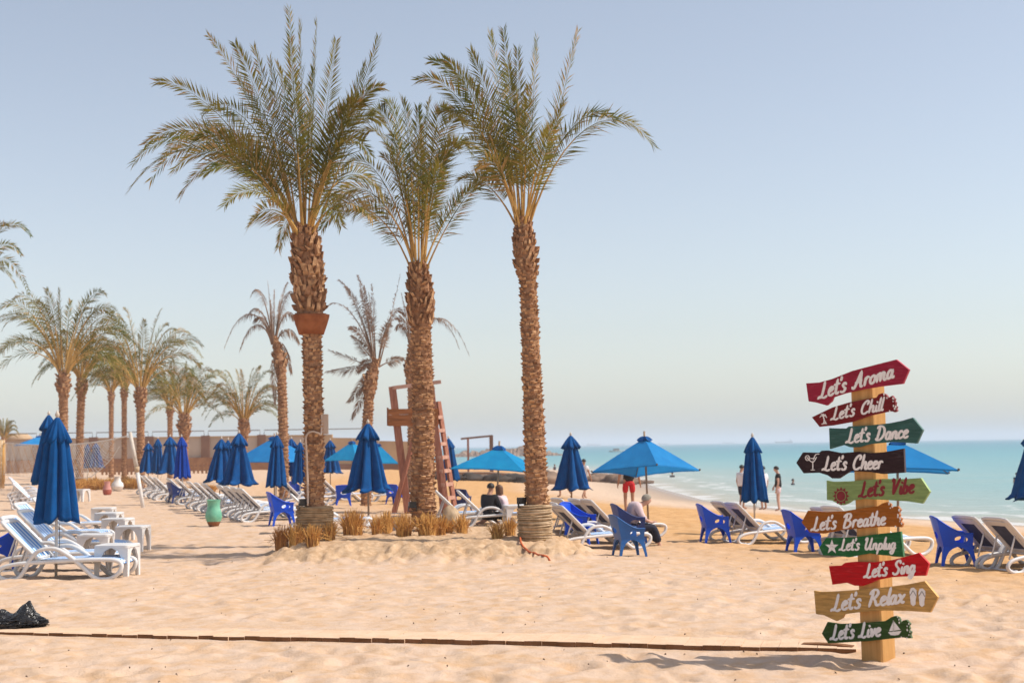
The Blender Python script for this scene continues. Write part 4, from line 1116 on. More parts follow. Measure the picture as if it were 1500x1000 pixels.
G_OP = 'opened blue beach parasols'
def open_parasol(label, px, depth, side, H, rim, cloth, yaw, tilt=(0, 0), flap=True, drop=None, hub_px=None):
    """square canopy on four ribs"""
    loc = on_ground(px, depth)
    root = thing('open_parasol', label, 'parasol', loc, yaw, G_OP)
    root.rotation_euler = (tilt[0], tilt[1], yaw)
    hd = side / math.sqrt(2)
    cor = [Vector((hd * math.cos(a), hd * math.sin(a), rim)) for a in (0, math.pi / 2, math.pi, 1.5 * math.pi)]
    top = Vector((0, 0, H))
    mb = MB(); rng = random.Random(int(px))
    N = 14
    for q in range(4):
        a, b = cor[q], cor[(q + 1) % 4]
        rows = []
        for i in range(N + 1):
            t = i / N; row = []
            for j in range(N + 1):
                s = j / N
                edge = a.lerp(b, s)
                p = top.lerp(edge, t)
                sag = 4 * s * (1 - s)
                p.z -= 0.05 * sag * t * (1 - t) - 0.03 * sag * t * t - 0.02 * t * (1 - t) + 0.014 * mnoise.noise(Vector((p.x * 4, p.y * 4, q))) * sag
                inward = Vector((-(a + b).x / 2, -(a + b).y / 2, 0)).normalized()
                p += inward * 0.07 * sag * t * t
                row.append(p)
            rows.append(row)
        mb.quad_grid(rows, False, False, 0, True)
        # hem
        e = rows[-1]; mb.quad_grid([e, [p - Vector((0, 0, 0.03)) for p in e]], False, False, 0, True)
    mb.build('canopy', [cloth], root)
    if flap:
        f = MB()
        for q in range(4):
            a, b = cor[q] * 0.15, cor[(q + 1) % 4] * 0.15
            a.z = b.z = H - 0.045
            rows = []
            for i in range(5):
                t = i / 4
                rows.append([Vector((0, 0, H + 0.04)).lerp(a.lerp(b, j / 6), t) + Vector((0, 0, 0.03 * math.sin(math.pi * t))) - Vector((0, 0, 0.05 * t * 4 * (j / 6) * (1 - j / 6))) for j in range(7)])
            f.quad_grid(rows, False, False, 0, True)
        f.build('vent_flap', ['blue_cloth'], root)
    p = MB(); p.tube([(0, 0, -0.25), (0, 0, H + 0.16)], 0.024, 10); p.build('pole', ['pole_wood'], root)
    for c in cor:
        r = MB(); r.tube([top - Vector((0, 0, 0.03)), top.lerp(c, 0.5) - Vector((0, 0, 0.012)), c - Vector((0, 0, 0.015))], 0.011, 6)
        r.ball(c + c.normalized() * 0.01, 0.025, 8, 5)
        ro = r.build('rib', ['dark_metal'], root)
        st = MB(); st.tube([Vector((0, 0, rim + (H - rim) * 0.12)), top.lerp(c, 0.55) - Vector((0, 0, 0.02))], 0.008, 6); st.build('strut', ['dark_metal'], ro)
    return root
open_parasol('open sky blue square parasol shading the couple in black and their loungers', 727, 37, 1.95, 1.84, 1.25, 'sky_cloth', R(-62), (R(-3), R(1)))
open_parasol('open blue square parasol on a leaning pole over the man in red shorts', 950, 33.5, 1.82, 2.08, 1.3, 'azure_cloth', R(-84), (R(0), R(-7)))
open_parasol('open bright blue parasol partly behind the signpost, one corner pointing out to sea', 1316, 28, 2.1, 1.98, 1.4, 'azure_cloth', R(-57), (R(-3), R(-1)))
open_parasol('open light blue parasol, left of two behind the closed one by the tower', 516, 62, 1.75, 2.2, 1.4, 'sky_cloth', R(-75), flap=True)
open_parasol('open light blue parasol, right of two behind the closed one by the tower', 555, 60, 1.65, 2.1, 1.3, 'sky_cloth', R(-40), flap=True)
open_parasol('open deep blue parasol over a crowded spot behind the closed parasols', 402, 55, 2.4, 2.3, 1.35, 'azure_cloth', R(-70), flap=True)
open_parasol('far open blue parasol at the back left above the net', 57, 82, 2.5, 2.75, 2.25, 'azure_cloth', R(-20), flap=True)

# ------------------------------------------------------------------ loungers, tables, chairs
def lounger_proto(label, loc, rz, group):
    root = thing('sun_lounger', label, 'sun lounger', loc, rz, group)
    W = 0.3
    side = [(-0.9, 0.1), (-0.86, 0.03), (-0.76, 0.0), (-0.62, 0.01), (-0.52, 0.12), (-0.42, 0.3), (-0.3, 0.41), (-0.14, 0.44), (0.0, 0.41), (0.18, 0.3), (0.36, 0.15), (0.5, 0.03), (0.62, 0.0), (0.76, 0.02), (0.87, 0.1), (0.9, 0.2), (0.84, 0.255), (0.68, 0.275), (0.3, 0.272), (-0.1, 0.255), (-0.4, 0.24), (-0.62, 0.225), (-0.82, 0.18)]
    for s in (-1, 1):
        mb = MB(); path = smooth_path([(x, s * W, z) for x, z in side], 3, True)
        mb.tube(path, 0.033, 6, 0, closed=True, flat=(1.0, 0.85), ref=(0, 1, 0))
        mb.build('side_frame', ['white_plastic'], root)
    st = MB()
    rows = [[(x, y, z + 0.012 * (1 - (y / 0.28) ** 2) * -1) for y in np.linspace(-0.275, 0.275, 9)] for x, z in ((-0.33, 0.285), (0.0, 0.29), (0.35, 0.305), (0.7, 0.3), (0.82, 0.28), (0.87, 0.22))]
    st.quad_grid(rows, False, False, 0, True, flip=True)
    rows2 = [[(p[0], p[1], p[2] - 0.015) for p in r] for r in rows]
    st.quad_grid(rows2, False, False, 1, True)
    st.build('seat_sling', ['sling', 'sling_dark'], root)
    for x, z in ((-0.72, 0.02), (-0.34, 0.26), (0.32, 0.255), (0.84, 0.235)):
        cb = MB(); cb.tube([(x, -W, z), (x, W, z)], 0.02, 6); cb.build('crossbar', ['white_plastic'], root)
    # backrest hinged at (-0.33, .28), raised 45 degrees
    a = R(44); L = 0.76; h = Vector((-0.33, 0, 0.29)); d = Vector((-math.cos(a), 0, math.sin(a))); nrm = Vector((math.sin(a), 0, math.cos(a)))
    bf = MB()
    fr = [h + Vector((0, -0.27, 0)), h + d * L * 0.9 + Vector((0, -0.265, 0)), h + d * L * 0.97 + Vector((0, -0.23, 0)), h + d * L + Vector((0, -0.15, 0)), h + d * L + Vector((0, 0.15, 0)), h + d * L * 0.97 + Vector((0, 0.23, 0)), h + d * L * 0.9 + Vector((0, 0.265, 0)), h + Vector((0, 0.27, 0))]
    bf.tube(smooth_path(fr, 4), 0.036, 6, 0, flat=(1, 0.7), ref=tuple(nrm))
    bf.bar(h + d * 0.03 + Vector((0, -0.26, 0)), h + d * 0.03 + Vector((0, 0.26, 0)), 0.05, 0.025)
    for s in (-1, 1): bf.bar(h + d * 0.02 + Vector((0, s * 0.215, 0)) - nrm * 0.018, h + d * L * 0.95 + Vector((0, s * 0.215, 0)) - nrm * 0.018, 0.1, 0.03, 0, up=tuple(nrm))
    for t in (0.05, 0.9): bf.bar(h + d * L * t + Vector((0, -0.17, 0)) - nrm * 0.018, h + d * L * t + Vector((0, 0.17, 0)) - nrm * 0.018, 0.1, 0.03, 0, up=tuple(nrm))
    bo = bf.build('backrest_frame', ['white_plastic'], root)
    sl = MB(); rows = [[h + d * (L * t) + Vector((0, y, 0)) - nrm * (0.014 * (1 - (y / 0.24) ** 2)) + nrm * 0.012 for y in np.linspace(-0.245, 0.245, 9)] for t in np.linspace(0.05, 0.95, 6)]
    sl.quad_grid(rows, False, False, 0, True)
    rows = [[h + d * (L * t) + Vector((0, y, 0)) - nrm * 0.02 for y in np.linspace(-0.17, 0.17, 5)] for t in np.linspace(0.1, 0.84, 6)]
    sl.quad_grid(rows, False, False, 1, True, flip=True)
    sl.build('backrest_sling', ['sling', 'sling_dark'], bo)
    for s in (-0.2, 0.2):
        pr = MB(); pr.tube([h + d * 0.42 + Vector((0, s, 0)) - nrm * 0.02, (-0.78, s, 0.2)], 0.015, 6); pr.build('prop', ['white_plastic'], root)
    return root
G_L1 = 'striped loungers of the near left cluster'
LG = lounger_proto('white framed blue striped lounger nearest the viewer at the left edge of the beach', on_ground(99, 20.7), R(-4), G_L1)
def lounger(label, px, depth, deg, group, swap=None, scale=1.0):
    return dup(LG, label, on_ground(px, depth), R(deg), group, scale, (0, 0), swap)
lounger('striped lounger second from the viewer, touching the front one under the near parasol', 92, 22.0, -5, G_L1)
lounger('striped lounger third from the viewer, behind the two under the near parasol', 108, 24.3, -6, G_L1)
lounger('striped lounger fourth from the viewer, its back showing left of the near parasol', 92, 27.8, -6, G_L1)
lounger('striped lounger at the back of the near left cluster, beyond the near parasol', 112, 31.0, -6, G_L1)
grey = recolour('white_plastic', 'greyed_plastic')
G_L2 = 'white loungers in a row behind the near parasol'
for i, (px, dp, lab) in enumerate(((62, 46, 'pale lounger at the front of the short row seen left of the near parasol'), (57, 50, 'pale lounger second in the short row seen left of the near parasol'), (52, 54, 'pale lounger third in the short row seen left of the near parasol'), (47, 58, 'pale lounger at the back of the short row seen left of the near parasol'))):
    lounger(lab, px, dp, 12, G_L2, grey)
G_L3 = 'loungers in the long slanting row behind the jars'
for px, dp, lab in ((234, 60, 'lounger at the far end of the slanting row, next to the stout palm'), (243, 57, 'lounger second from the far end of the slanting row'), (253, 55, 'lounger behind the navy chair in the slanting row'), (262, 52.5, 'lounger right behind the navy chair under the royal blue parasol'), (283, 50.5, 'lounger to the right of the navy chair in the slanting row'), (297, 48.5, 'lounger between the navy chair and the jade jar'),
                    (318, 44.5, 'lounger behind the jade jar, left of three'), (330, 43, 'lounger behind the jade jar, middle of three'), (343, 41.5, 'lounger right of the jade jar below the tall closed parasol'),
                    (366, 40, 'lounger in the knot left of the royal blue chair, far one'), (378, 38.6, 'lounger in the knot left of the royal blue chair, second one'), (390, 37.4, 'lounger in the knot left of the royal blue chair, third one'), (401, 36.3, 'lounger touching the royal blue chair, nearest in its row')):
    lounger(lab, px, dp, 24, G_L3)
G_L4 = 'loungers around the slender palm'
lounger('lounger with dark back panel half behind the sand mound, nearest of its cluster', 880, 25.2, 20, G_L4, grey, 0.93)
lounger('lounger with dark back panel beside the slender palm foot, second from the viewer', 868, 26.6, 20, G_L4, grey, 0.93)
lounger('lounger behind the bright blue chair, left of the back trio', 868, 29.3, 24, G_L4, grey, 0.93)
lounger('lounger behind the bright blue chair, middle of the back trio', 894, 29.0, 24, G_L4, grey, 0.93)
lounger('lounger behind the bright blue chair, right of the back trio', 912, 28.6, 24, G_L4, grey, 0.93)
lounger('white lounger the couple in black sits on, under the open sky blue parasol', 727, 33.0, 6, G_L4)
lounger('lounger with a blue towel left of the seated couple, behind the straw bundles', 690, 34.2, 8, G_L4)
G_L5 = 'loungers facing the sea'
lounger('lounger with dark back panel left of two beside the closed parasol facing the sea', 1106, 28.1, 20, G_L5, grey, 0.93)
lounger('lounger with dark back panel right of two beside the closed parasol facing the sea', 1128, 27.3, 20, G_L5, grey, 0.93)
lounger('lounger behind the post of the signpost, left of two under the open parasol', 1258, 25.0, 24, G_L5, grey, 0.93)
lounger('lounger behind the green board of the signpost, its foot loop sticking out to the right', 1284, 23.8, 22, G_L5)
lounger('lounger right next to the blue chair at the right edge of the beach', 1478, 21.6, 22, G_L5, grey, 0.93)
lounger('lounger cut by the picture edge at the right, farthest from the blue chair', 1524, 21.0, 22, G_L5, grey, 0.93)
G_L6 = 'loungers far behind the mound'
lounger('far lounger right of the collared palm trunk with dark back', 478, 52, 20, G_L6, grey)
lounger('far lounger below the pair of light blue open parasols', 507, 50, 20, G_L6, grey)
lounger('far lounger seen under the deep blue open parasol', 450, 46, 30, G_L6, grey)
lounger('far lounger between the closed parasol and the lifeguard tower legs', 575, 51, 10, G_L6, grey)
lounger('lounger glimpsed between straw bundles by the foot of the collared palm', 487, 31, 10, G_L6)

def table_proto(label, loc, rz, group):
    root = thing('side_table', label, 'table', loc, rz, group)
    t = MB(); w_, h_ = 0.26, 0.46
    def rr(hw, z): # rounded square
        out = []
        for cx, cy, a0 in ((1, 1, 0), (-1, 1, 90), (-1, -1, 180), (1, -1, 270)):
            for a in (0, 30, 60, 90):
                out.append((cx * (hw - 0.05) + 0.05 * math.cos(R(a0 + a)), cy * (hw - 0.05) + 0.05 * math.sin(R(a0 + a)), z))
        return out
    b = t.quad_grid([rr(w_ - 0.02, h_ - 0.045), rr(w_, h_ - 0.04), rr(w_, h_ - 0.008), rr(w_ - 0.012, h_)], True, False, 0, False)
    t.f.append(tuple(range(b + 48, b + 64))); t.m.append(0); t.sm.append(False)
    t.build('table_top', ['white_plastic'], root)
    for sx in (-1, 1):
        for sy in (-1, 1):
            l = MB(); rows = []
            for z, wt, off in ((-0.04, 0.03, 0.225), (0.12, 0.036, 0.222), (0.28, 0.05, 0.214), (0.37, 0.075, 0.2), (0.42, 0.12, 0.175)):
                cx, cy = sx * off, sy * off
                x0, x1 = sx * (0.25), sx * (0.25 - 2 * wt); y0, y1 = sy * 0.25, sy * (0.25 - 2 * wt)
                th = 0.03
                # L-shaped shell leg
                rows.append([(x0, y0, z), (x1, y0, z), (x1, y0 - sy * th, z), (x0 - sx * th, y0 - sy * th, z), (x0 - sx * th, y1, z), (x0, y1, z)])
            l.quad_grid(rows, True, False, 0, False, flip=(sx * sy < 0)); l.build('leg', ['white_plastic'], root)
    return root
G_T = 'white plastic side tables at the foot of the loungers'
TB = table_proto('white plastic side table nearest the viewer, at the foot of the front lounger', on_ground(172, 20.9), R(-6), G_T)
for px, dp, lab in ((140, 23.6, 'white side table second from the viewer, pushed against the loungers'), (195, 26.0, 'white side table standing farthest to the right of its cluster, alone on the sand'), (173, 29.0, 'white side table behind the one standing alone'), (160, 31.8, 'white side table second from the back of its cluster'), (152, 34.6, 'white side table at the back of its cluster'), (118, 52, 'far white side table showing right of the near parasol canopy')):
    dup(TB, lab, on_ground(px, dp), R(-6 + 10 * math.sin(px)), G_T)
dup(TB, 'white table beside the seated couple against the slender palm', on_ground(757, 32.6), 0.2, G_T, 1.1)

def chair_proto(label, loc, rz, group, matn):
    """moulded armchair facing +X: tall curved back, arms sloping down from it, an oval hole in each panel"""
    root = thing('plastic_chair', label, 'chair', loc, rz, group)
    W, Dp = 0.27, 0.26
    def shell(mb, fn, top, hole, N=26, Mr=18, th=0.012):
        """panel over s 0..1, from seat level to top(s), minus an oval hole (s0, z0, rs, rz)"""
        def inside(s, z): return ((s - hole[0]) / hole[2]) ** 2 + ((z - hole[1]) / hole[3]) ** 2 < 1
        pts = [[None] * (Mr + 1) for _ in range(N + 1)]
        for i in range(N + 1):
            for j in range(Mr + 1):
                s = i / N; z = 0.36 + (top(s) - 0.36) * j / Mr
                dx, dz = (s - hole[0]) / hole[2], (z - hole[1]) / hole[3]; q = math.hypot(dx, dz)
                if 0.7 < q < 1.25:   # snap the nearest grid points to the hole's rim
                    s, z = hole[0] + dx / q * hole[2] * 1.0, hole[1] + dz / q * hole[3]
                pts[i][j] = (s, z)
        for i in range(N):
            for j in range(Mr):
                q = [pts[i][j], pts[i + 1][j], pts[i + 1][j + 1], pts[i][j + 1]]
                cs, cz = sum(a for a, _ in q) / 4, sum(b for _, b in q) / 4
                if math.hypot((cs - hole[0]) / hole[2], (cz - hole[1]) / hole[3]) < 0.98: continue
                mb.face([fn(s, z, 0) for s, z in q], 0, True); mb.face([fn(s, z, th) for s, z in reversed(q)], 0, True)
        # rolled rim along the top
        mb.tube([fn(i / N, top(i / N), th / 2) for i in range(N + 1)], 0.017, 6)
    def ease(t): return t * t * (3 - 2 * t)
    for sd in (-1, 1):
        mb = MB()
        fn = lambda s, z, o: Vector((-Dp + s * 2 * Dp * (1 + 0.06 * (z - 0.36)) - (z - 0.36) * 0.22 * (1 - s), sd * (W + (z - 0.36) * 0.12 + 0.02 - o), z))
        shell(mb, fn, lambda s: 0.6 + 0.27 * (1 - min(1, s / 0.8)) ** 1.7, (0.62, 0.495, 0.21, 0.06))
        mb.build('armrest', [matn], root)
    mb = MB()
    fnb = lambda s, z, o: Vector((-Dp - (z - 0.36) * 0.22 - 0.03 * math.sin(math.pi * s) + o, (s - 0.5) * 2 * (W + (z - 0.36) * 0.12 + 0.02), z))
    shell(mb, fnb, lambda s: 0.87 + 0.03 * math.sin(math.pi * s), (0.5, 0.56, 0.22, 0.065))
    mb.build('backrest', [matn], root)
    st = MB(); st.quad_grid([[(x, y, 0.385 - 0.02 * math.cos(y * 5) * (0.6 + x) ) for y in np.linspace(-W, W, 9)] for x in np.linspace(-Dp, Dp + 0.03, 9)], False, False, 0, True, flip=True)
    st.box((Dp + 0.02, 0, 0.35), (0.02, 2 * W, 0.06)); st.build('seat', [matn], root)
    for sx in (-1, 1):
        for sy in (-1, 1):
            l = MB(); rows = []
            for z, wt in ((-0.05, 0.05), (0.1, 0.058), (0.2, 0.075), (0.28, 0.11), (0.33, 0.17), (0.362, 0.25)):
                sp = (0.36 - z) * 0.16; th = 0.022
                x0, y0 = sx * (Dp + sp), sy * (W + 0.02 + sp * 0.7); x1, y1 = x0 - sx * wt, y0 - sy * wt
                rows.append([(x0, y0, z), (x1, y0, z), (x1, y0 - sy * th, z), (x0 - sx * th, y0 - sy * th, z), (x0 - sx * th, y1, z), (x0, y1, z)])
            l.quad_grid(rows, True, False, 0, False, flip=(sx * sy < 0)); l.build('leg', [matn], root)
    return root
G_C = 'moulded plastic beach chairs'
CH = chair_proto('royal blue plastic chair left of two loungers facing the sea', hit(1048, 794), R(4), G_C, 'blue_plastic')
CH.scale = (54 * CH.location.y / FPX / 0.87,) * 3
nav, tea = recolour('blue_plastic', 'navy_plastic'), recolour('blue_plastic', 'teal_plastic')
def chair(label, px, depth, deg, swap=None, scale=1.0, foot=None, tall=None):
    p = hit(px, foot) if foot else on_ground(px, depth)
    return dup(CH, label, p, R(deg), G_C, tall * p.y / FPX / 0.87 if tall else scale * 0.74, (0, 0), swap)
chair('royal blue plastic chair partly covered by the rust orange sign board', 1178, 0, 6, None, 1, 809, 60)
chair('royal blue plastic chair at the far right beside two loungers', 1400, 0, -6, None, 1, 828, 69)
chair('dusty teal blue chair standing at the foot of a lounger near the seated man', 922, 0, 12, tea, 1, 813, 57)
CHM = chair('navy blue chair the man in the pale shirt sits on', 924, 0, 8, nav, 1, 797, 57)
chair('bright blue chair wedged between loungers right of the slender palm', 851, 0, -22, None, 1, 794, 56)
chair('navy blue chair alone in front of the slanting row of loungers', 259, 0, 30, nav, 1, 736, 29)
chair('royal blue chair at the near end of the slanting row, left of the collared palm', 413, 0, 20, None, 1, 768, 46)
chair('royal blue chair far behind, between the closed parasol and the tower', 579, 48, 60)
chair('blue chair far behind, just right of the collared palm trunk', 503, 46, 100)
chair('blue chair far behind, seen in the gap left of the collared palm', 437, 52, 40)
chair('blue chair at the left edge of the picture behind the front lounger', -2, 22.2, 200)
chair('blue chair behind the foot of the tower ladder', 676, 41, 70, nav)

# ------------------------------------------------------------------ straw bundles
def straw_proto(label, loc, group, seed, dark=False, h=0.42, r=0.12, n=170):
    rng = random.Random(seed); mb = MB()
    for _ in range(n):
        a, q = rng.uniform(0, 6.28), r * math.sqrt(rng.random())
        x, y = q * math.cos(a), q * math.sin(a); L = h * rng.uniform(0.55, 1.06) * (1 - 0.25 * (q / r) ** 2)
        fl = rng.uniform(0.9, 1.75); jx, jy = rng.gauss(0, 0.05), rng.gauss(0, 0.05)
        top = Vector((x * fl + jx, y * fl + jy, L)); md = Vector((x * 0.97 + jx * 0.35, y * 0.97 + jy * 0.35, L * 0.5))
        if rng.random() < 0.09:                      # snapped stalk
            md = Vector((x * 1.1 + jx * 0.4, y * 1.1 + jy * 0.4, L * 0.62)); top = md + Vector((jx * 2.2 + x * 0.7, jy * 2.2 + y * 0.7, rng.uniform(-0.12, 0.06)))
        mb.tube([(x, y, -0.05), md, top], [0.0075, 0.0065, 0.0035], 4, 1 if (dark or rng.random() < 0.3) else 0, caps=False, smooth=False)
    mb.lathe([(r * 0.8, -0.05), (r * 0.7, h * 0.35), (r * 0.2, h * 0.42)], 10, 1)
    o = mb.build('straw_bundle', ['straw', 'straw_dark'])
    o.location = loc
    return tag(o, label, 'straw bundle', group)
G_S = 'cut straw bundles stuck in the sand mound'
def gloc(px, depth, dz=0.0):
    p = on_ground(px, depth, True); p.z += dz; return p
S0 = straw_proto('reddish brown straw bundle at the left end of the mound, darkest of all', gloc(412, 24.0), G_S, 1, True, 0.42, 0.1)
S1 = straw_proto('straw bundle second from the left end of the mound', gloc(433, 24.0), G_S, 2, h=0.4, r=0.115)
S2 = straw_proto('straw bundle standing right before the rope sleeve of the collared palm', gloc(458, 23.7), G_S, 3, h=0.38, r=0.1)
S3 = straw_proto('wide straw bundle under the left side of the closed parasol by the tower', gloc(517, 25.2), G_S, 4, h=0.46, r=0.17, n=300)
def straw(src, label, px, depth, rz, sc=(1, 1, 1)):
    o = src.copy(); COL.objects.link(o); o.location = gloc(px, depth); o.rotation_euler = (0, 0, rz); o.scale = (sc[0] * 0.86, sc[1] * 0.86, sc[2] * 0.92)
    return tag(o, label, 'straw bundle', G_S)
straw(S2, 'straw bundle at the right edge of the rope sleeve of the collared palm', 483, 24.2, 1.0)
straw(S2, 'slim straw bundle right of the closed parasol pole', 552, 25.6, 0.4)
straw(S1, 'straw bundle before the left legs of the lifeguard tower', 567, 26.0, 0.9, (1, 1, 1.1))
straw(S3, 'wide straw bundle between the tower legs and the middle palm', 592, 25.4, 1.2, (0.9, 0.9, 0.98))
straw(S3, 'widest straw bundle directly before the foot of the middle palm', 626, 25.2, 2.4, (1.1, 1, 1))
straw(S1, 'straw bundle just right of the foot of the middle palm', 645, 25.5, 3.1)
straw(S2, 'small straw bundle before the white sack under the tower ladder', 656, 25.8, 0.2, (0.95, 0.95, 0.8))
straw(S1, 'straw bundle right of the white sack under the tower ladder', 677, 25.8, 0.8, (0.95, 0.95, 0.95))
straw(S2, 'upright stubby straw bundle, left of the pair before the slender palm', 729, 24.2, 1.4, (1.15, 1.15, 0.85))
straw(S1, 'leaning straw bundle, right of the pair before the slender palm', 747, 24.6, 2.2, (0.85, 0.85, 0.9))
G_S2 = 'straw bundles around the far row of palms'
for i, (px, dp, lab) in enumerate(((108, 66, 'far straw bundle at the foot of the palm behind the net'), (122, 68, 'far straw bundle second from the left before the wall'), (136, 69, 'far straw bundle third from the left before the wall'), (150, 68, 'far straw bundle under a white cloth before the wall'), (163, 69, 'far straw bundle beside the round white pot'), (186, 70, 'far straw bundle right of the round white pot'), (197, 69, 'far straw bundle at the foot of the stout palm'))):
    o = S3.copy(); COL.objects.link(o); p = on_ground(px, dp); o.location = p; o.rotation_euler = (0, 0, i * 1.3); o.scale = (1.9, 1.9, 1.15 + 0.1 * (i % 3)); tag(o, lab, 'straw bundle', G_S2)
for i, (px, lab) in enumerate(((292, 'far straw bundle behind the loungers right of the royal blue parasol'), (303, 'far straw bundle left of the shorter closed parasol of the pair'))):
    o = S3.copy(); COL.objects.link(o); o.location = on_ground(px, 62); o.rotation_euler = (0, 0, 2 + i); o.scale = (2.2, 2.2, 0.75); tag(o, lab, 'straw bundle', G_S2)

# ------------------------------------------------------------------ lifeguard tower
def build_tower():
    D = 40.5; k = D / FPX
    b = on_ground(618, D)
    root = thing('lifeguard_tower', 'reddish wooden lifeguard tower with crossed legs and a ladder behind the middle palm', 'lifeguard tower', b)
    def P(px, py, dy): 
        p = at(px, py, D + dy); return p - b
    for dy in (-0.75, 0.75):
        m = MB(); p = P(599, 745, dy); p.z = -0.2; m.bar(p, P(574.5, 566, dy), 0.2, 0.12); m.build('leg', ['tower_wood'], root)
        m = MB(); p = P(574, 745, dy); p.z = -0.2; m.bar(p, P(612, 620, dy - 0.13), 0.18, 0.1); m.build('brace', ['tower_wood'], root)
        m = MB(); p = P(650, 745, dy); p.z = -0.2; m.bar(p, P(632, 566, dy), 0.16, 0.12); m.build('leg', ['tower_wood'], root)
    m = MB(); m.bar(P(574, 618, 0), P(641, 618, 0), 1.6, 0.1, 0, up=(0, 0, 1)); m.build('platform', ['tower_panel'], root)
    for dy in (-0.83, 0.83):
        m = MB()
        for j in range(3):
            y0 = 599 + j * 8.4
            m.bar(P(569, y0 + 4, dy), P(640.5, y0 + 3, dy), 0.05, 0.155, 0)
        m.build('side_board', ['tower_panel'], root)
    for x in (568, 641):
        m = MB(); m.bar(P(x, 610, -0.78), P(x, 610, 0.78), 0.05, 0.5, 0); m.build('end_board', ['tower_panel'], root)
    m = MB(); m.bar(P(575, 568, -0.78), P(646, 559, -0.78), 0.1, 0.1); m.build('rail', ['tower_pale'], root)
    m = MB(); m.bar(P(575, 568, 0.78), P(646, 559, 0.78), 0.1, 0.1); m.build('rail', ['tower_wood'], root)
    lad = []
    for x0, x1, dy in ((657, 634, -0.55), (668, 642, 0.25)):
        m = MB(); p = P(x0, 745, dy - 0.5); p.z = -0.15; q = P(x1, 588, dy); m.bar(p, q, 0.13, 0.09); m.build('ladder_stile', ['tower_wood'], root); lad.append((p, q))
    for i in range(8):
        t = 0.06 + i * 0.115
        m = MB(); m.bar(lad[0][0].lerp(lad[0][1], t) + Vector((-0.03, -0.05, 0)), lad[1][0].lerp(lad[1][1], t) + Vector((0.02, 0.05, 0)), 0.1, 0.1); m.build('ladder_rung', ['tower_pale'], root)
build_tower()

# ------------------------------------------------------------------ jars, bag, hose, lights
def jar(label, loc, prof, mats, split, name='jar'):
    mb = MB(); n = 24
    body = [p for p in prof if p[1] >= split - 1e-6]; low = [p for p in prof if p[1] <= split + 1e-6]
    rf = lambda t, z: 1 + 0.015 * math.sin(5 * t + z * 9)
    mb.lathe(low, n, 1, rfun=rf, capb=True); mb.lathe(body, n, 0, rfun=rf)
    rt, zt = prof[-1]
    mb.lathe([(rt, zt), (rt * 0.86, zt + 0.004), (rt * 0.8, zt - 0.06), (rt * 0.75, zt - 0.15)], n, 0)
    mb.lathe([(0.001, zt - 0.15), (rt * 0.75, zt - 0.15)], n, 1)
    o = mb.build(name, mats); o.location = loc
    return tag(o, label, 'jar')
D_ = 36.0
jar('jade green clay jar with a bare brown bottom standing alone on the open sand', on_ground(313, 34.3),
    [(0.11, -0.02), (0.135, 0.03), (0.165, 0.1), (0.19, 0.17), (0.2, 0.22), (0.19, 0.3), (0.16, 0.39), (0.145, 0.46), (0.15, 0.54), (0.165, 0.6), (0.17, 0.615)], ['jade_glaze', 'terracotta'], 0.1)
jar('pink clay jar with a red lower half beside the leaning net pole', on_ground(157, 60),
    [(0.1, -0.02), (0.16, 0.03), (0.185, 0.12), (0.18, 0.22), (0.15, 0.33), (0.12, 0.42), (0.125, 0.52), (0.135, 0.56)], ['rose_clay', 'red_clay'], 0.22)
jar('round white pot beside the far straw bundles', on_ground(172, 66),
    [(0.12, -0.02), (0.22, 0.06), (0.28, 0.2), (0.26, 0.34), (0.16, 0.44), (0.13, 0.6), (0.16, 0.66)], ['white_paint', 'white_paint'], 0.2)

def build_bag():
    p0 = hit(28, 920); rng = random.Random(5)
    bm = bmesh.new(); bmesh.ops.create_icosphere(bm, subdivisions=5, radius=1)
    for v in bm.verts:
        d = v.co.normalized(); q = d * 1.9
        rid = 1 - abs(mnoise.noise(q * 1.5 + Vector((3, 1, 7))))
        rid2 = 1 - abs(mnoise.noise(q * 3.4 + Vector((9, 4, 2))))
        r = 0.72 + 0.28 * rid + 0.16 * rid2 + 0.12 * mnoise.noise(d * 8)
        x, y, z = d.x * r * 0.42, d.y * r * 0.19, d.z * r * 0.075 + 0.05
        # gathered neck standing up at the right end
        pk = math.exp(-((x - 0.235) / 0.085) ** 2 - (y / 0.09) ** 2)
        if d.z > 0: z += 0.19 * pk * (0.8 + 0.5 * mnoise.noise(q * 2.5))
        pk2 = math.exp(-((x + 0.05) / 0.09) ** 2 - (y / 0.1) ** 2)
        if d.z > 0: z += 0.05 * pk2 * (0.6 + mnoise.noise(q * 3))
        v.co = (x, y, max(z, -0.01))
    me = bpy.data.meshes.new('bin_bag'); bm.to_mesh(me); bm.free(); me.materials.append(M['bin_bag'])
    me.polygons.foreach_set('use_smooth', [False] * len(me.polygons))
    o = bpy.data.objects.new('bin_bag', me); COL.objects.link(o); o.location = hit(8, 918); o.rotation_euler = (0, 0, R(-6))
    tag(o, 'crumpled black plastic bin bag lying on the sand beside the boarded path', 'bag')
build_bag()

def ground_tube(pxs, r, name, mats, label, cat, lift=0.0):
    sp = []
    for q in smooth_path([Vector((a, b, 0)) for a, b in pxs], 4):
        y = hit(q.x, q.y).y * 0.93
        for _ in range(400):
            p = at(q.x, q.y, y)
            if p.z < gf(p.x, p.y): break
            y += 0.02
        p.z = gf(p.x, p.y) + r * 0.7 + lift; sp.append(p)
    sp = smooth_path(sp[::2], 3)
    b = sp[0].copy(); mb = MB(); mb.tube([p - b for p in sp], r, 8); o = mb.build(name, mats); o.location = b
    return tag(o, label, cat)
ground_tube([(762, 786), (763, 795), (767, 802), (774, 808), (783, 812), (793, 814), (801, 816), (805, 821)], 0.016, 'hose', ['orange_hose'], 'short orange hose curling out of the sand mound below the slender palm', 'hose')

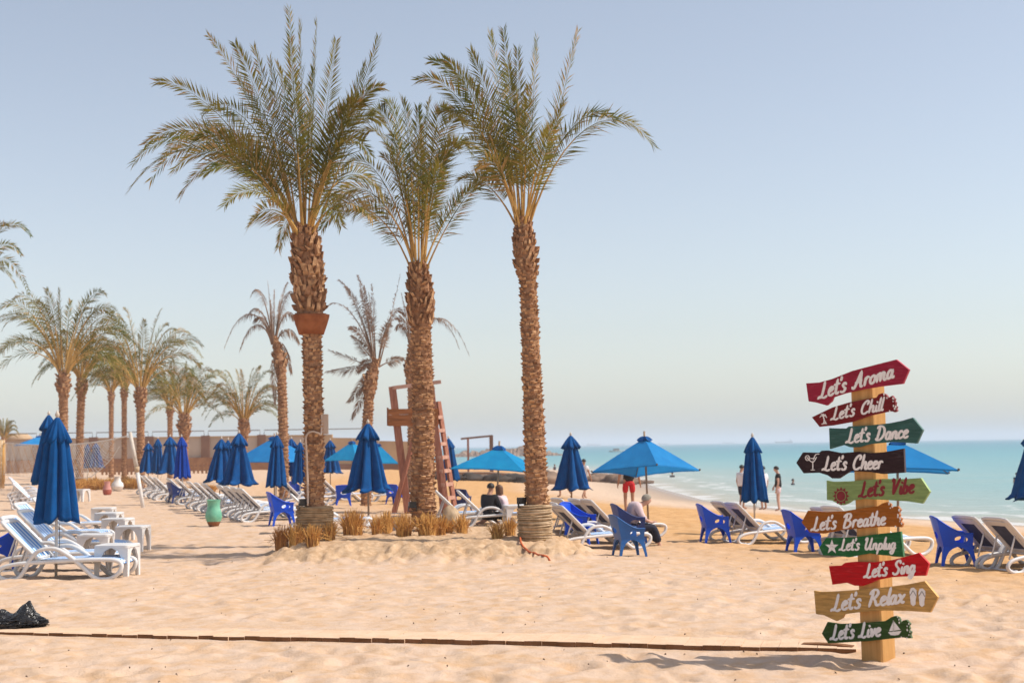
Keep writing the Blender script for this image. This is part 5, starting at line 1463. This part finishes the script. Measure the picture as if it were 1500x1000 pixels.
def build_conduit():
    """pale pipe tied up the first palm to a box"""
    D = D1 - 0.26
    b = on_ground(447, D)
    root = thing('conduit', 'pale bent pipe running up the collared palm trunk to a beige box', 'pipe', b)
    pts = [at(451, 740, D - 0.02), at(450.5, 700, D), at(449, 660, D), at(448, 643, D), at(451, 635, D), at(458, 632, D), at(466, 634, D + 0.02), at(470, 636, D + 0.1), at(471, 622, D + 0.18), at(471, 605, D + 0.2)]
    mb = MB(); mb.tube([p - b for p in smooth_path(pts, 6)], 0.017, 8); mb.build('pipe', ['pipe'], root)
    m = MB(); c = at(476, 621, D + 0.28) - b
    m.box(c, (0.11, 0.1, 0.34)); m.box(c + Vector((0, -0.055, 0)), (0.09, 0.012, 0.3)); m.build('junction_box', ['pipe'], root)
build_conduit()
G_F = 'black floodlights at the foot of the palms'
def floodlight(label, px, py, depth, rz):
    p = at(px, py, depth)
    root = thing('floodlight', label, 'floodlight', p, rz, G_F)
    m = MB(); m.box((0, 0, 0), (0.13, 0.09, 0.11)); m.box((0, 0.05, 0), (0.1, 0.03, 0.085)); m.build('housing', ['black_plastic'], root)
    m = MB(); m.bar((-0.075, 0, -0.02), (-0.075, 0, -0.11), 0.012, 0.03); m.bar((0.075, 0, -0.02), (0.075, 0, -0.11), 0.012, 0.03); m.bar((-0.08, 0, -0.11), (0.08, 0, -0.11), 0.03, 0.012); m.build('bracket', ['black_plastic'], root)
floodlight('black floodlight on top of the rope sleeve of the collared palm', 444, 735, D1 - 0.2, 0.4)
floodlight('black floodlight against the foot of the middle palm', 604, 739, D2 - 0.25, 0.3)
floodlight('black floodlight on the left side of the slender palm above its rope sleeve', 764, 733, D3 - 0.12, 0.8)
# small white things among the straw
def bucket(label, px, depth, h, r):
    mb = MB(); mb.lathe([(r * 0.8, -0.02), (r, h), (r * 1.06, h), (r * 1.06, h - 0.02)], 18, 0); mb.lathe([(0.001, h - 0.03), (r * 0.97, h - 0.03)], 18, 0)
    mb.tube([(r * 1.02 * math.cos(t), 0, h + 0.5 * r * math.sin(t)) for t in [math.pi * i / 10 for i in range(11)]], 0.006, 5, 0)
    o = mb.build('bucket', ['white_plastic']); o.location = gloc(px, depth); tag(o, label, 'bucket')
bucket('small white bucket between straw bundles before the tower legs', 579, 26.6, 0.3, 0.1)
mb = MB(); mb.lathe([(0.24, -0.03), (0.25, 0.06), (0.2, 0.12), (0.06, 0.15), (0.04, 0.3)], 20, 0); o = mb.build('parasol_base', ['white_plastic']); o.location = on_ground(540, 31.9); tag(o, 'round white base holding the pole of the closed parasol before the tower', 'parasol base')
mb = MB(); mb.ball((0, 0, 0.2), 0.2, 16, 12, 0, (0.9, 0.7, 1.3), 0.35, 4, 2.2); o = mb.build('sack', ['rope_pale']); o.location = gloc(661, 26.3); tag(o, 'pale slumped sack behind the straw under the tower ladder', 'sack')

# ------------------------------------------------------------------ volleyball net
def build_net():
    a = on_ground(211, 46); root = thing('net_pole', 'leaning whitish net pole standing alone on the sand, wood bare at the top', 'pole', a)
    top = at(190.5, 633, 46.3) - a
    m = MB(); m.tube([Vector((0, 0, -0.2)), top * 0.52], 0.062, 10, 0); m.tube([top * 0.5, top], [0.07, 0.058], 10, 1); m.build('shaft', ['white_paint', 'pale_pole'], root)
    m = MB(); m.tube([top * 0.5 + Vector((0, 0, -0.08)), top * 0.5 + Vector((0, 0, 0.1))], 0.08, 10, 0); m.build('binding', ['rope_pale'], root)
    b = on_ground(0, 74); r2 = thing('net_post', 'straw wrapped post holding the far end of the net at the left edge', 'pole', b)
    m = MB(); rg = random.Random(2)
    m.tube([(0, 0, -0.1), (0, 0, 2.5)], 0.22, 12, 0)
    for i in range(70): 
        t = rg.uniform(0, 6.28); m.tube([(0.225 * math.cos(t), 0.225 * math.sin(t), rg.uniform(0, 1.2)), (0.235 * math.cos(t + .1), 0.235 * math.sin(t + .1), rg.uniform(1.3, 2.6))], 0.012, 4, 1)
    m.build('shaft', ['rope_pale', 'straw'], r2)
    A = a + top * 0.96; B = b + Vector((0.2, 0, 2.35))
    net = MB(); n = 74
    def P(u, v):
        p = A.lerp(B, u); h = 1.15 + 0.5 * u
        p.z -= 0.3 * 4 * u * (1 - u) * (1 - 0.5 * u) + v * h * min(1, max(0, (u - 0.05) * 6) ** 0.5)
        p.y += 0.12 * math.sin(u * 9 + v * 2) * v
        return p
    net.tube([P(i / 30, 0) for i in range(31)], 0.02, 5, 0)
    net.tube([P(0.06 + 0.94 * i / 30, 1) for i in range(31)], 0.012, 4, 0)
    for i in range(-8, n):
        for sg in (0, 1):
            pts = []
            for j in range(9):
                u = (i + (j if sg == 0 else 8 - j)) / n
                if 0.07 <= u <= 1: pts.append(P(u, j / 8))
            if len(pts) > 1: net.tube(pts, 0.0055, 4, 0 if (i % 5) else 1, caps=False)
    c = A.copy()
    net.v = [(x - c.x, y - c.y, z - c.z) for x, y, z in net.v]
    o = net.build('volleyball_net', ['cord', 'net_orange']); o.location = c
    tag(o, 'sagging pale volleyball net strung across the back of the beach', 'net')
build_net()

# ------------------------------------------------------------------ back wall, fence, quay, breakwater
def build_wall():
    Y = 128.0; k = Y / FPX
    def X(px): return on_ground(px, Y).x
    b = Vector((X(100), Y, 0))
    root = thing('boundary_wall', 'long taupe boundary wall with brown pilasters behind the row of palms', 'wall', b)
    x0, x1 = X(-700), X(482)
    m = MB(); m.box(((x0 + x1) / 2 - b.x, 0, 1.3), (x1 - x0, 0.4, 3.3)); m.build('wall_face', ['wall'], root)
    m = MB(); m.box(((x0 + x1) / 2 - b.x, -0.05, 3.0), (x1 - x0 + 0.2, 0.56, 0.12)); m.build('coping', ['wall_tan'], root)
    m = MB(); m.box(((x0 + x1) / 2 - b.x, -0.35, 0.55), (x1 - x0, 0.3, 1.25)); m.build('plinth', ['brick_band'], root)
    for i in range(-4, 5):
        px = 302 + i * 82
        if px > 470: continue
        m = MB(); m.box((X(px) - b.x, -0.26, 1.55), (0.75, 0.3, 3.15)); m.build('pilaster', ['pilaster'], root)
    r2 = thing('railing', 'thin metal railing frames standing along the top of the boundary wall', 'railing', b + Vector((0, 0, 3.06)))
    for i in range(-4, 3):
        pa, pb = 302 + i * 82 + 3, 302 + (i + 1) * 82 - 3
        xa, xb = X(pa) - b.x, X(pb) - b.x
        m = MB(); m.tube([(xa, 0, 0), (xa, 0, 0.48), (xb, 0, 0.48), (xb, 0, 0)], 0.045, 5, smooth=False); m.build('frame', ['rail_metal'], r2)
    # lower tan wall stepping down towards the quay
    b2 = Vector((X(482), Y - 6, 0))
    r3 = thing('quay_wall', 'tan wall stepping down from the boundary wall towards the sea', 'wall', b2)
    m = MB()
    pr = [(0, -0.4), (0, 3.0), (X(499) - b2.x, 3.0), (X(499.5) - b2.x, 2.72), (X(560) - b2.x, 2.62), (X(560.5) - b2.x, 2.4), (X(632) - b2.x, 2.25), (X(634) - b2.x, -0.9)]
    m.prism(pr, (0, 0, 0), (1, 0, 0), (0, 0, 1), (0, -1, 0), 0.6); m.build('wall_face', ['wall_tan'], r3)
    m = MB(); m.prism([(0.3, -0.5), (0.3, 0.5), (X(628) - b2.x, 0.4), (X(630) - b2.x, -0.9)], (0, -0.3, 0), (1, 0, 0), (0, 0, 1), (0, -1, 0), 0.25); m.build('plinth', ['pilaster'], r3)
    for i, px in enumerate((300,)):
        pass
    f = thing('picket_fence', 'low brown picket fence before the boundary wall', 'fence', Vector((X(100), 112, 0)))
    xa, xb = on_ground(150, 112).x, on_ground(345, 112).x
    m = MB()
    nn = int((xb - xa) / 0.32)
    for i in range(nn):
        x = xa + (xb - xa) * i / nn; m.box((x - f.location.x, 0, 0.35), (0.17, 0.05, 0.9))
    m.build('pickets', ['brick_band'], f)
    m = MB()
    for z in (0.25, 0.62): m.box(((xa + xb) / 2 - f.location.x, 0.06, z), (xb - xa, 0.06, 0.08))
    m.build('rail', ['pilaster'], f)
    # blue cloths hanging on the left stretch of wall
build_wall()

def build_quay():
    Y = 96.0
    xa, xb = on_ground(596, Y).x, on_ground(790, Y).x
    b = Vector(((xa + xb) / 2, Y, -0.9))
    root = thing('quay', 'low brown concrete quay running behind the open sky blue parasol to the water', 'quay', b)
    m = MB(); L = xb - xa
    pr = [(-L / 2, -0.6), (-L / 2, 1.0), (L * 0.1, 0.95), (L / 2 - 0.4, 0.72), (L / 2, 0.5), (L / 2, -0.6)]
    m.prism(pr, (0, 0, 0), (1, 0, 0), (0, 0, 1), (0, -1, 0), 3.0); m.build('quay_block', ['concrete'], root)
    m = MB(); m.box((-L * 0.1, -0.04, 0.62), (L * 0.76, 0.12, 0.1)); m.build('ledge', ['pilaster'], root)
    # rocks, each lying free
    rng = random.Random(9)
    spec = [(612, 93, .5, 'rock'), (634, 92, .6, 'rock_dark'), (655, 92.5, .55, 'rock_dark'), (672, 92, .5, 'rock_dark'), (690, 92, .6, 'rock_dark'), (705, 92.4, .5, 'rock'), (722, 92, .6, 'rock_dark'), (738, 91.8, .62, 'rock_dark'), (752, 92, .7, 'rock_dark'), (768, 91.5, .6, 'rock_dark'),
            (802, 92, .95, 'rock'), (803, 97, .9, 'rock_dark'), (815, 95, .6, 'rock'), (824, 98, .7, 'rock_dark'), (866, 104, .65, 'rock'), (878, 105, .85, 'rock'), (890, 106, .8, 'rock'), (902, 104, .9, 'rock'), (914, 103, .75, 'rock'), (930, 106, .55, 'rock'), (948, 108, .4, 'rock'), (850, 106, .5, 'rock')]
    where = ['at the landward end of the quay', 'dark at the quay foot right of the first', 'below the tilted closed parasol', 'under the left corner of the sky blue parasol', 'left of the parasol pole at the quay foot', 'brown, just left of the parasol pole', 'behind the seated woman at the quay foot', 'behind the parasol right corner', 'left edge of the slender palm trunk', 'hidden behind the slender palm trunk',
             'rounded brown, first right of the slender palm', 'dark and high behind the rounded brown one', 'small between the slender palm and the closed parasol', 'dark, beside the closed parasol edge', 'right of the man in white shirt', 'under the left corner of the blue parasol', 'flat brown below the parasol rim', 'largest flat one left of the man in red shorts', 'touching the arm of the man in red shorts', 'right of the man in red shorts at the water', 'smallest, last one in the shallow water', 'behind the man in white shirt']
    for i, (px, dp, r, mt) in enumerate(spec):
        p = on_ground(px, dp); m = MB(); m.ball((0, 0, r * 0.2), r, 14, 9, 0, (1.35, 0.9, 0.55), 0.55, i + 3, 1.7)
        o = m.build('rock', [mt]); o.location = (p.x, p.y, max(p.z, WATER_Z)); o.rotation_euler = (0, 0, rng.uniform(0, 6))
        tag(o, 'shore rock ' + where[i], 'rock', 'rocks along the quay and waterline')
build_quay()

def build_breakwater():
    Y = 420.0
    pa, pb = at(655, 655, Y), at(832, 655, Y)
    rng = random.Random(21)
    b = Vector(((pa.x + pb.x) / 2, Y, WATER_Z)); L = pb.x - pa.x
    m = MB(); n = 70; rows = []
    for j, (oy, hh) in enumerate(((-9, -0.5), (-6, 0.3), (-3, 0.72), (0, 1.0), (4, 0.7), (8, -0.5))):
        row = []
        for i in range(n + 1):
            u = i / n; e = min(1, u / 0.12, (1 - u) / 0.25)
            h = (1.3 + 1.3 * math.exp(-((u - 0.62) / 0.25) ** 2) + 0.9 * rng.uniform(-0.5, 0.7)) * e
            row.append((-L / 2 + L * u + rng.uniform(-0.4, 0.4), oy + rng.uniform(-1, 1), h * hh if hh > 0 else -0.5))
        rows.append(row)
    m.quad_grid(rows, False, False, 0, False)
    o = m.build('breakwater', ['rock']); o.location = b
    tag(o, 'distant low breakwater of rocks lying in the sea behind the quay', 'breakwater')
    # frame of poles on the quay
    D = 99.0
    c = at(700, 690, D); c.z = -0.1
    r = thing('pole_frame', 'bare goal-like frame of poles standing on the quay against the sky', 'frame', c)
    def P(px, py): return at(px, py, D) - c
    for x, t, wdt, mt in ((685.5, 642, 0.14, 'tower_wood'), (719.5, 637, 0.26, 'pilaster')):
        q = P(x, t); m = MB(); m.bar((q.x, 0, -0.4), q, wdt, wdt); m.build('upright', [mt], r)
    m = MB(); m.bar(P(675, 642.5), P(721, 638), 0.13, 0.13, 0); m.build('crossbar', ['pilaster'], r)
build_breakwater()

# ------------------------------------------------------------------ ships, boat, far buildings
def ship(label, px, dist, L, name='ship', up=1.0, flip=1, cranes=0):
    p = at(px, 600, dist); b = Vector((p.x, dist, WATER_Z))
    root = thing(name, label, 'ship', b, 0)
    h = L * 0.075 * up
    m = MB(); rows = []
    for z, s in ((0, 0.95), (h * 0.6, 0.98), (h, 1.0)):
        rows.append([(flip * x * L / 2 * s, y * L * 0.08, z + (h * 0.35 * max(0, abs(x) - 0.75) / 0.25 if z == h else 0)) for x, y in ((-1, -0.6), (-0.9, -1), (0, -1), (0.8, -1), (1.04, 0), (0.8, 1), (0, 1), (-0.9, 1), (-1, 0.6))])
    bb = m.quad_grid(rows, True, False, 0, False); m.f.append(tuple(bb + 18 + i for i in range(9))); m.m.append(0); m.sm.append(False)
    m.build('hull', ['hull'], root)
    m = MB(); x = -flip * L * 0.36
    m.box((x, 0, h + L * 0.025), (L * 0.14, L * 0.12, L * 0.05)); m.box((x, 0, h + L * 0.062), (L * 0.1, L * 0.11, L * 0.026)); m.box((x + flip * L * 0.02, 0, h + L * 0.084), (L * 0.05, L * 0.12, L * 0.02))
    m.build('bridge_house', ['superstructure'], root)
    m = MB(); m.tube([(x - flip * L * 0.03, 0, h + L * 0.07), (x - flip * L * 0.03, 0, h + L * 0.13)], L * 0.015, 10); m.tube([(x + flip * L * 0.03, 0, h + L * 0.09), (x + flip * L * 0.03, 0, h + L * 0.16)], L * 0.004, 6); m.build('funnel', ['hull'], root)
    if cranes:
        m = MB()
        for i in range(cranes):
            cx = flip * L * (-0.15 + 0.17 * i); m.tube([(cx, 0, h), (cx, 0, h + L * 0.07)], L * 0.007, 6); m.bar((cx, 0, h + L * 0.065), (cx + L * 0.1, 0, h + L * 0.05), L * 0.006, L * 0.006)
        m.build('deck_crane', ['superstructure'], root)
    return root
ship('faint cargo ship on the horizon left of the top sign boards', 1147, 3400, 42, flip=-1, cranes=2)
ship('very faint small ship on the horizon between the open blue parasol and the closed one', 970, 4600, 34, flip=1)
ship('very faint ship on the horizon behind the closed parasol right of the slender palm', 868, 4600, 44, cranes=2)
ship('smallest faint ship on the horizon just left of the open blue parasol', 908, 4800, 30, flip=-1)
ship('very faint ship on the horizon left of the closed parasol at the shore', 1065, 4800, 38)

def boat(label, px, py, dist, L):
    p = at(px, py, dist); b = Vector((p.x, dist, WATER_Z))
    root = thing('motor_boat', label, 'boat', b, R(10))
    m = MB(); rows = []
    for z, s in ((-0.1, 0.75), (0.35, 0.95), (0.6, 1)):
        rows.append([(x * L / 2 * s, y * L * 0.16 * s, z) for x, y in ((-1, -0.9), (0, -1), (0.6, -0.7), (1.05, 0), (0.6, 0.7), (0, 1), (-1, 0.9))])
    bb = m.quad_grid(rows, True, False, 0, True); m.f.append(tuple(bb + 14 + i for i in range(7))); m.m.append(0); m.sm.append(False)
    m.build('hull', ['white_paint'], root)
    m = MB(); m.box((-L * 0.12, 0, 0.95), (L * 0.3, L * 0.22, 0.7), 0, None, 0.8); m.build('cabin', ['dark_metal'], root)
boat('small motor boat with dark cabin on the sea left of the open blue parasol', 906, 657, 560, 8)

# ------------------------------------------------------------------ people
def skin_mesh(name, verts, edges, rad, matn, parent, root_i=0, sub=2):
    me = bpy.data.meshes.new(name)
    bm = bmesh.new(); lay = bm.verts.layers.skin.verify()
    vs = []
    for i, v in enumerate(verts):
        q = bm.verts.new(v); r = rad[i]; q[lay].radius = (r, r) if not isinstance(r, tuple) else r; q[lay].use_root = (i == root_i); vs.append(q)
    for a, b in edges: bm.edges.new((vs[a], vs[b]))
    bm.to_mesh(me); bm.free()
    me.materials.append(M[matn])
    o = bpy.data.objects.new(name, me); COL.objects.link(o); o.parent = parent
    mo = o.modifiers.new('skin', 'SKIN'); mo.use_smooth_shade = True
    ms = o.modifiers.new('sub', 'SUBSURF'); ms.levels = ms.render_levels = sub
    return o

BASE = dict(pelvis=(0, 0, .93), spine=(0, 0.0, 1.1), chest=(0, 0, 1.3), neck=(0, 0, 1.47), jaw=(0, .02, 1.56), head=(0, .015, 1.65), crown=(0, .0, 1.73),
            lh=(-.1, 0, .88), lk=(-.11, .02, .49), la=(-.11, -.02, .08), lt=(-.12, .15, .03), rh=(.1, 0, .88), rk=(.11, .02, .49), ra=(.11, -.02, .08), rt=(.12, .15, .03),
            ls=(-.18, 0, 1.39), le=(-.235, -.03, 1.11), lw=(-.24, .04, .87), lp=(-.24, .06, .79), rs=(.18, 0, 1.39), re=(.235, -.03, 1.11), rw=(.24, .04, .87), rp=(.24, .06, .79))
RAD = dict(pelvis=(.15, .115), spine=(.14, .105), chest=(.16, .115), neck=.055, jaw=.07, head=.088, crown=.06, lh=.085, lk=.058, la=.04, lt=.034, rh=.085, rk=.058, ra=.04, rt=.034,
           ls=.062, le=.043, lw=.03, lp=(.036, .02), rs=.062, re=.043, rw=.03, rp=(.036, .02))
BONES = [('pelvis', 'spine'), ('spine', 'chest'), ('chest', 'neck'), ('neck', 'jaw'), ('jaw', 'head'), ('head', 'crown'), ('pelvis', 'lh'), ('lh', 'lk'), ('lk', 'la'), ('la', 'lt'), ('pelvis', 'rh'), ('rh', 'rk'), ('rk', 'ra'), ('ra', 'rt'),
         ('chest', 'ls'), ('ls', 'le'), ('le', 'lw'), ('lw', 'lp'), ('chest', 'rs'), ('rs', 're'), ('re', 'rw'), ('rw', 'rp')]
def person(label, loc, heading, pose=None, shirt='white_cloth', sleeve=0.5, shorts='navy_cloth', leglen=0.4, skin='skin', hair='hair', hair_len=0.0, cap=None, scale=1.0, group=None):
    """body faces +Y locally; heading turns it"""
    root = thing('person', label, 'person', loc, heading, group, scale)
    J = dict(BASE); J.update(pose or {})
    J = {k: Vector(v) for k, v in J.items()}
    names = list(J); idx = {n: i for i, n in enumerate(names)}
    V = [J[n] for n in names]; E = [(idx[a], idx[b]) for a, b in BONES]; Rr = [RAD[n] for n in names]
    # fingers: four of unequal length and a thumb from the side of the palm
    for s, sx in (('l', 1), ('r', -1)):
        w_, p_ = J[s + 'w'], J[s + 'p']; d = (p_ - w_).normalized()
        f = Vector((0, 1, 0)); f = (f - d * f.dot(d)).normalized(); n = d.cross(f) * sx
        for q, L in ((-.027, .06), (-.009, .074), (.009, .078), (.027, .07)):
            a = p_ + f * q + d * 0.03; b = a + d * L * .5; c = a + d * L * .9 + n * .02
            i0 = len(V); V += [a, b, c]; Rr += [.010, .009, .007]; E += [(idx[s + 'p'], i0), (i0, i0 + 1), (i0 + 1, i0 + 2)]
        i0 = len(V); a = w_.lerp(p_, .55) + f * .038; V += [a, a + d * .035 + f * .018]; Rr += [.011, .009]; E += [(idx[s + 'p'], i0), (i0, i0 + 1)]
    # nose and ears
    hd = J['head']; fw = (J['head'] - J['jaw']).cross(Vector((1, 0, 0)))
    i0 = len(V); V.append(hd + Vector((0, .1, -.02))); Rr.append(.014); E.append((idx['head'], i0))
    skin_mesh('body', V, E, Rr, skin, root)
    def cloth(name, chain, grow, matn, rootn):
        nm = list(dict.fromkeys([x for e in chain for x in e])); ii = {n: i for i, n in enumerate(nm)}
        rr = []
        for n in nm:
            r = CR_.get(n, RAD.get(n, .05)); rr.append(tuple(x + grow for x in r) if isinstance(r, tuple) else r + grow)
        skin_mesh(name, [JJ[n] for n in nm], [(ii[a], ii[b]) for a, b in chain], rr, matn, root, ii[rootn], 1)
    JJ = dict(J); CR_ = {}
    for s in 'lr':
        JJ[s + 'slv'] = J[s + 's'].lerp(J[s + 'e'], min(1, sleeve)) if sleeve <= 1 else J[s + 'e'].lerp(J[s + 'w'], sleeve - 1)
        CR_[s + 'slv'] = .05 if sleeve <= 1 else .036
        JJ[s + 'leg'] = J[s + 'h'].lerp(J[s + 'k'], min(1, leglen)) if leglen <= 1 else J[s + 'k'].lerp(J[s + 'a'], leglen - 1)
        CR_[s + 'leg'] = .078 - .02 * min(1, leglen) if leglen <= 1 else .055
    JJ['collar'] = J['chest'].lerp(J['neck'], .75); CR_['collar'] = .06
    JJ['hem'] = J['pelvis'] - (J['spine'] - J['pelvis']) * .55; CR_['hem'] = (.172, .135)
    ch = [('hem', 'spine'), ('spine', 'chest'), ('chest', 'collar')]
    for s in 'lr':
        ch += [('chest', s + 's')]
        ch += [(s + 's', s + 'slv')] if sleeve <= 1 else [(s + 's', s + 'e'), (s + 'e', s + 'slv')]
    cloth('shirt', ch, .034, shirt, 'chest')
    JJ['waist'] = J['pelvis'].lerp(J['spine'], .6); CR_['waist'] = (.142, .108)
    ch = [('waist', 'pelvis')]
    for s in 'lr':
        ch += [('pelvis', s + 'h')] + ([(s + 'h', s + 'leg')] if leglen <= 1 else [(s + 'h', s + 'k'), (s + 'k', s + 'leg')])
    cloth('shorts' if leglen <= 1.1 else 'trousers', ch, .03, shorts, 'pelvis')
    # hair cap or hat follows the head
    ax = (J['crown'] - J['jaw']).normalized(); q = ax.to_track_quat('Z', 'Y').to_matrix() if ax.length else Matrix.Identity(3)
    mb = MB(); rows = []
    for i in range(8):
        th = R(4) + R(100 + (0 if not hair_len else 8)) * i / 7
        row = []
        for k_ in range(16):
            ph = 2 * math.pi * k_ / 16
            front = max(0, math.sin(ph))
            t2 = th * (1 - 0.33 * front)
            d = Vector((math.sin(t2) * math.cos(ph) * .098, math.sin(t2) * math.sin(ph) * .112, math.cos(t2) * .11))
            if hair_len and i > 5 and front < 0.4: d.z -= hair_len * (i - 5) / 2; d.x *= 1.08; d.y *= 1.05
            row.append(J['head'] + (ax.rotation_difference(ax) @ d) + Vector((0, -.008, .012)))
        rows.append(row)
    mb.quad_grid(rows, True, False, 0, True, flip=True); mb.build('cap' if cap else 'hair', [cap or hair], root)
    return root
def pz(px, depth): return on_ground(px, depth)
H_AWAY, H_R, H_L, H_TO = 0.0, R(-90), R(90), R(180)
WALK = dict(lk=(-.1, .2, .52), la=(-.1, .2, .1), lt=(-.1, .36, .06), rk=(.1, -.02, .5), ra=(.1, -.3, .13), rt=(.1, -.2, .03), le=(-.24, -.12, 1.13), lw=(-.24, -.14, .89), lp=(-.24, -.13, .81), re=(.24, .06, 1.13), rw=(.24, .18, .92), rp=(.24, .22, .84))
person('man in white shirt and dark shorts walking along the beach behind the closed parasol', pz(856, 63), R(-35), WALK, 'white_cloth', .55, 'navy_cloth', .75)
person('person with bare legs walking, nearly hidden by the closed parasol right of the slender palm', pz(828, 64), R(55), WALK, 'black_cloth', .5, 'black_cloth', .6)
person('man in black shirt and red shorts standing under the rim of the open blue parasol', pz(922, 43.5), R(8), dict(le=(-.27, -.02, 1.12), lw=(-.31, .03, .88), lp=(-.32, .05, .8), re=(.28, -.02, 1.12), rw=(.34, .04, .89), rp=(.36, .06, .81)), 'black_cloth', .55, 'red_cloth', .85, scale=1.03)
person('man in white shirt standing at the waterline left of the closed parasol', pz(1087, 57), R(-60), dict(lk=(-.1, .06, .49), jaw=(0, .04, 1.55), head=(0, .05, 1.64), crown=(0, .05, 1.72)), 'white_cloth', .6, 'navy_cloth', .9)
person('person in white shirt at the waterline mostly hidden by the closed parasol', pz(1119, 57.5), R(40), None, 'white_cloth', .7, 'navy_cloth', .7)
person('man in black shirt and pale shorts standing at the waterline right of the closed parasol', pz(1141, 56), R(75), dict(jaw=(0, .05, 1.55), head=(0, .07, 1.64), crown=(0, .07, 1.72), re=(.2, .05, 1.13), rw=(.14, .18, .95), rp=(.12, .2, .88)), 'black_cloth', .5, 'pink_cloth', .55, 'skin_pale')
# seated man in the navy chair (faces the sea, head bowed)
SIT = dict(pelvis=(0, -.05, .5), spine=(0, -.03, .68), chest=(0, .08, .86), neck=(0, .19, .99), jaw=(0, .3, 1.0), head=(0, .33, 1.07), crown=(0, .34, 1.15), lh=(-.1, 0, .48), lk=(-.15, .42, .5), la=(-.14, .6, .1), lt=(-.14, .77, .04), rh=(.1, 0, .48), rk=(.14, .42, .5), ra=(.13, .55, .1), rt=(.13, .72, .04),
           ls=(-.18, .06, .96), le=(-.24, .14, .7), lw=(-.14, .36, .6), lp=(-.1, .43, .6), rs=(.18, .06, .96), re=(.24, .14, .7), rw=(.14, .36, .6), rp=(.1, .43, .6))
pm = CHM.location
person('older man in pale pink shirt and grey cap sitting bowed in the navy chair', (pm.x + .04, pm.y, pm.z - .12), R(-78), SIT, 'pink_cloth', 1.5, 'navy_cloth', 1.85, 'skin_pale', cap='grey_felt', scale=0.87)
# couple on the lounger
SITL = dict(SIT); SITL = {k: (v[0], v[1], v[2] - .22) for k, v in SITL.items()}
SITL.update(la=(-.14, .6, .1), lt=(-.14, .76, .04), ra=(.13, .6, .1), rt=(.13, .76, .04), jaw=(0, .14, .89), head=(0, .13, .98), crown=(0, .11, 1.06), neck=(0, .06, .83))
q = on_ground(716, 32.9)
person('man dressed in black sitting on a white lounger with his back turned', q, R(-30), SITL, 'black_cloth', 1.4, 'black_cloth', 1.8, scale=.9)
q = on_ground(738, 33.3)
person('woman with long brown hair in a light top sitting beside the man in black', q, R(70), SITL, 'pink_cloth', .6, 'navy_cloth', 1.4, 'skin_pale', 'hair_brown', .26, scale=.86)
G_SW = 'bathers out in the sea'
BATHE = {}
def bather(label, px, dist, dz):
    p = at(px, 660, dist); person(label, (p.x, dist, WATER_Z + dz), R(30 * px), None, 'navy_cloth', .3, 'navy_cloth', .5, group=G_SW)
bather('bather waist deep in the sea right of the slender palm', 812, 165, -.95)
bather('bather in the sea just left of the closed parasol edge', 824, 168, -.95)
bather('bather in the shallows right of the man in black shirt at the waterline', 1160, 100, -1.35)
bather('bather far out in the sea between the open and closed parasols', 984, 128, -1.3)
bather('bather in the sea at the right edge near the cut-off parasol', 1488, 96, -1.05)

# ------------------------------------------------------------------ far buildings at the left edge
def far_building(label, px, D, wpx, h, domed):
    b = on_ground(px, D); k = D / FPX; w_ = wpx * k
    root = thing('beach_building', label, 'building', b)
    m = MB(); m.box((0, 0, h / 2 - 0.2), (w_, 4, h + 0.4)); m.build('wall', ['wall_tan'], root)
    m = MB()
    if domed:
        m.lathe([(w_ * 0.42 * math.cos(t), h + w_ * 0.2 * math.sin(t)) for t in [i * math.pi / 16 for i in range(9)]], 18, 0)
    else: m.box((0, 0, h + 0.1), (w_ + 0.6, 4.6, 0.25))
    m.build('roof', ['wall_tan'], root)
    for i in range(3):
        m = MB(); m.box(((i - 1) * w_ * 0.28, -2.02, h * 0.5), (w_ * 0.12, 0.06, h * 0.4)); m.build('window', ['dark_metal'], root)
far_building('low pale building with a domed roof far behind the net', 27, 185, 46, 3.6, True)

# ------------------------------------------------------------------ haze over the sea
def build_haze():
    m = MB(); x0, x1, y0, y1, z0, z1 = -15500, 15500, -120, 15000, -8, 32
    m.box(((x0 + x1) / 2, (y0 + y1) / 2, (z0 + z1) / 2), (x1 - x0, y1 - y0, z1 - z0))
    hm = bpy.data.materials.new('haze'); hm.use_nodes = True
    n, l = hm.node_tree.nodes, hm.node_tree.links
    n.remove(n['Principled BSDF'])
    v = n.new('ShaderNodeVolumePrincipled'); v.inputs['Color'].default_value = HAZE_COL; v.inputs['Density'].default_value = HAZE_D; v.inputs['Anisotropy'].default_value = 0.0
    l.new(v.outputs[0], n['Material Output'].inputs['Volume'])
    M['haze'] = hm
    tag(m.build('haze', ['haze']), kind='stuff')
HAZE_COL, HAZE_D = (0.95, 0.93, 0.98, 1), 4.0e-4
build_haze()
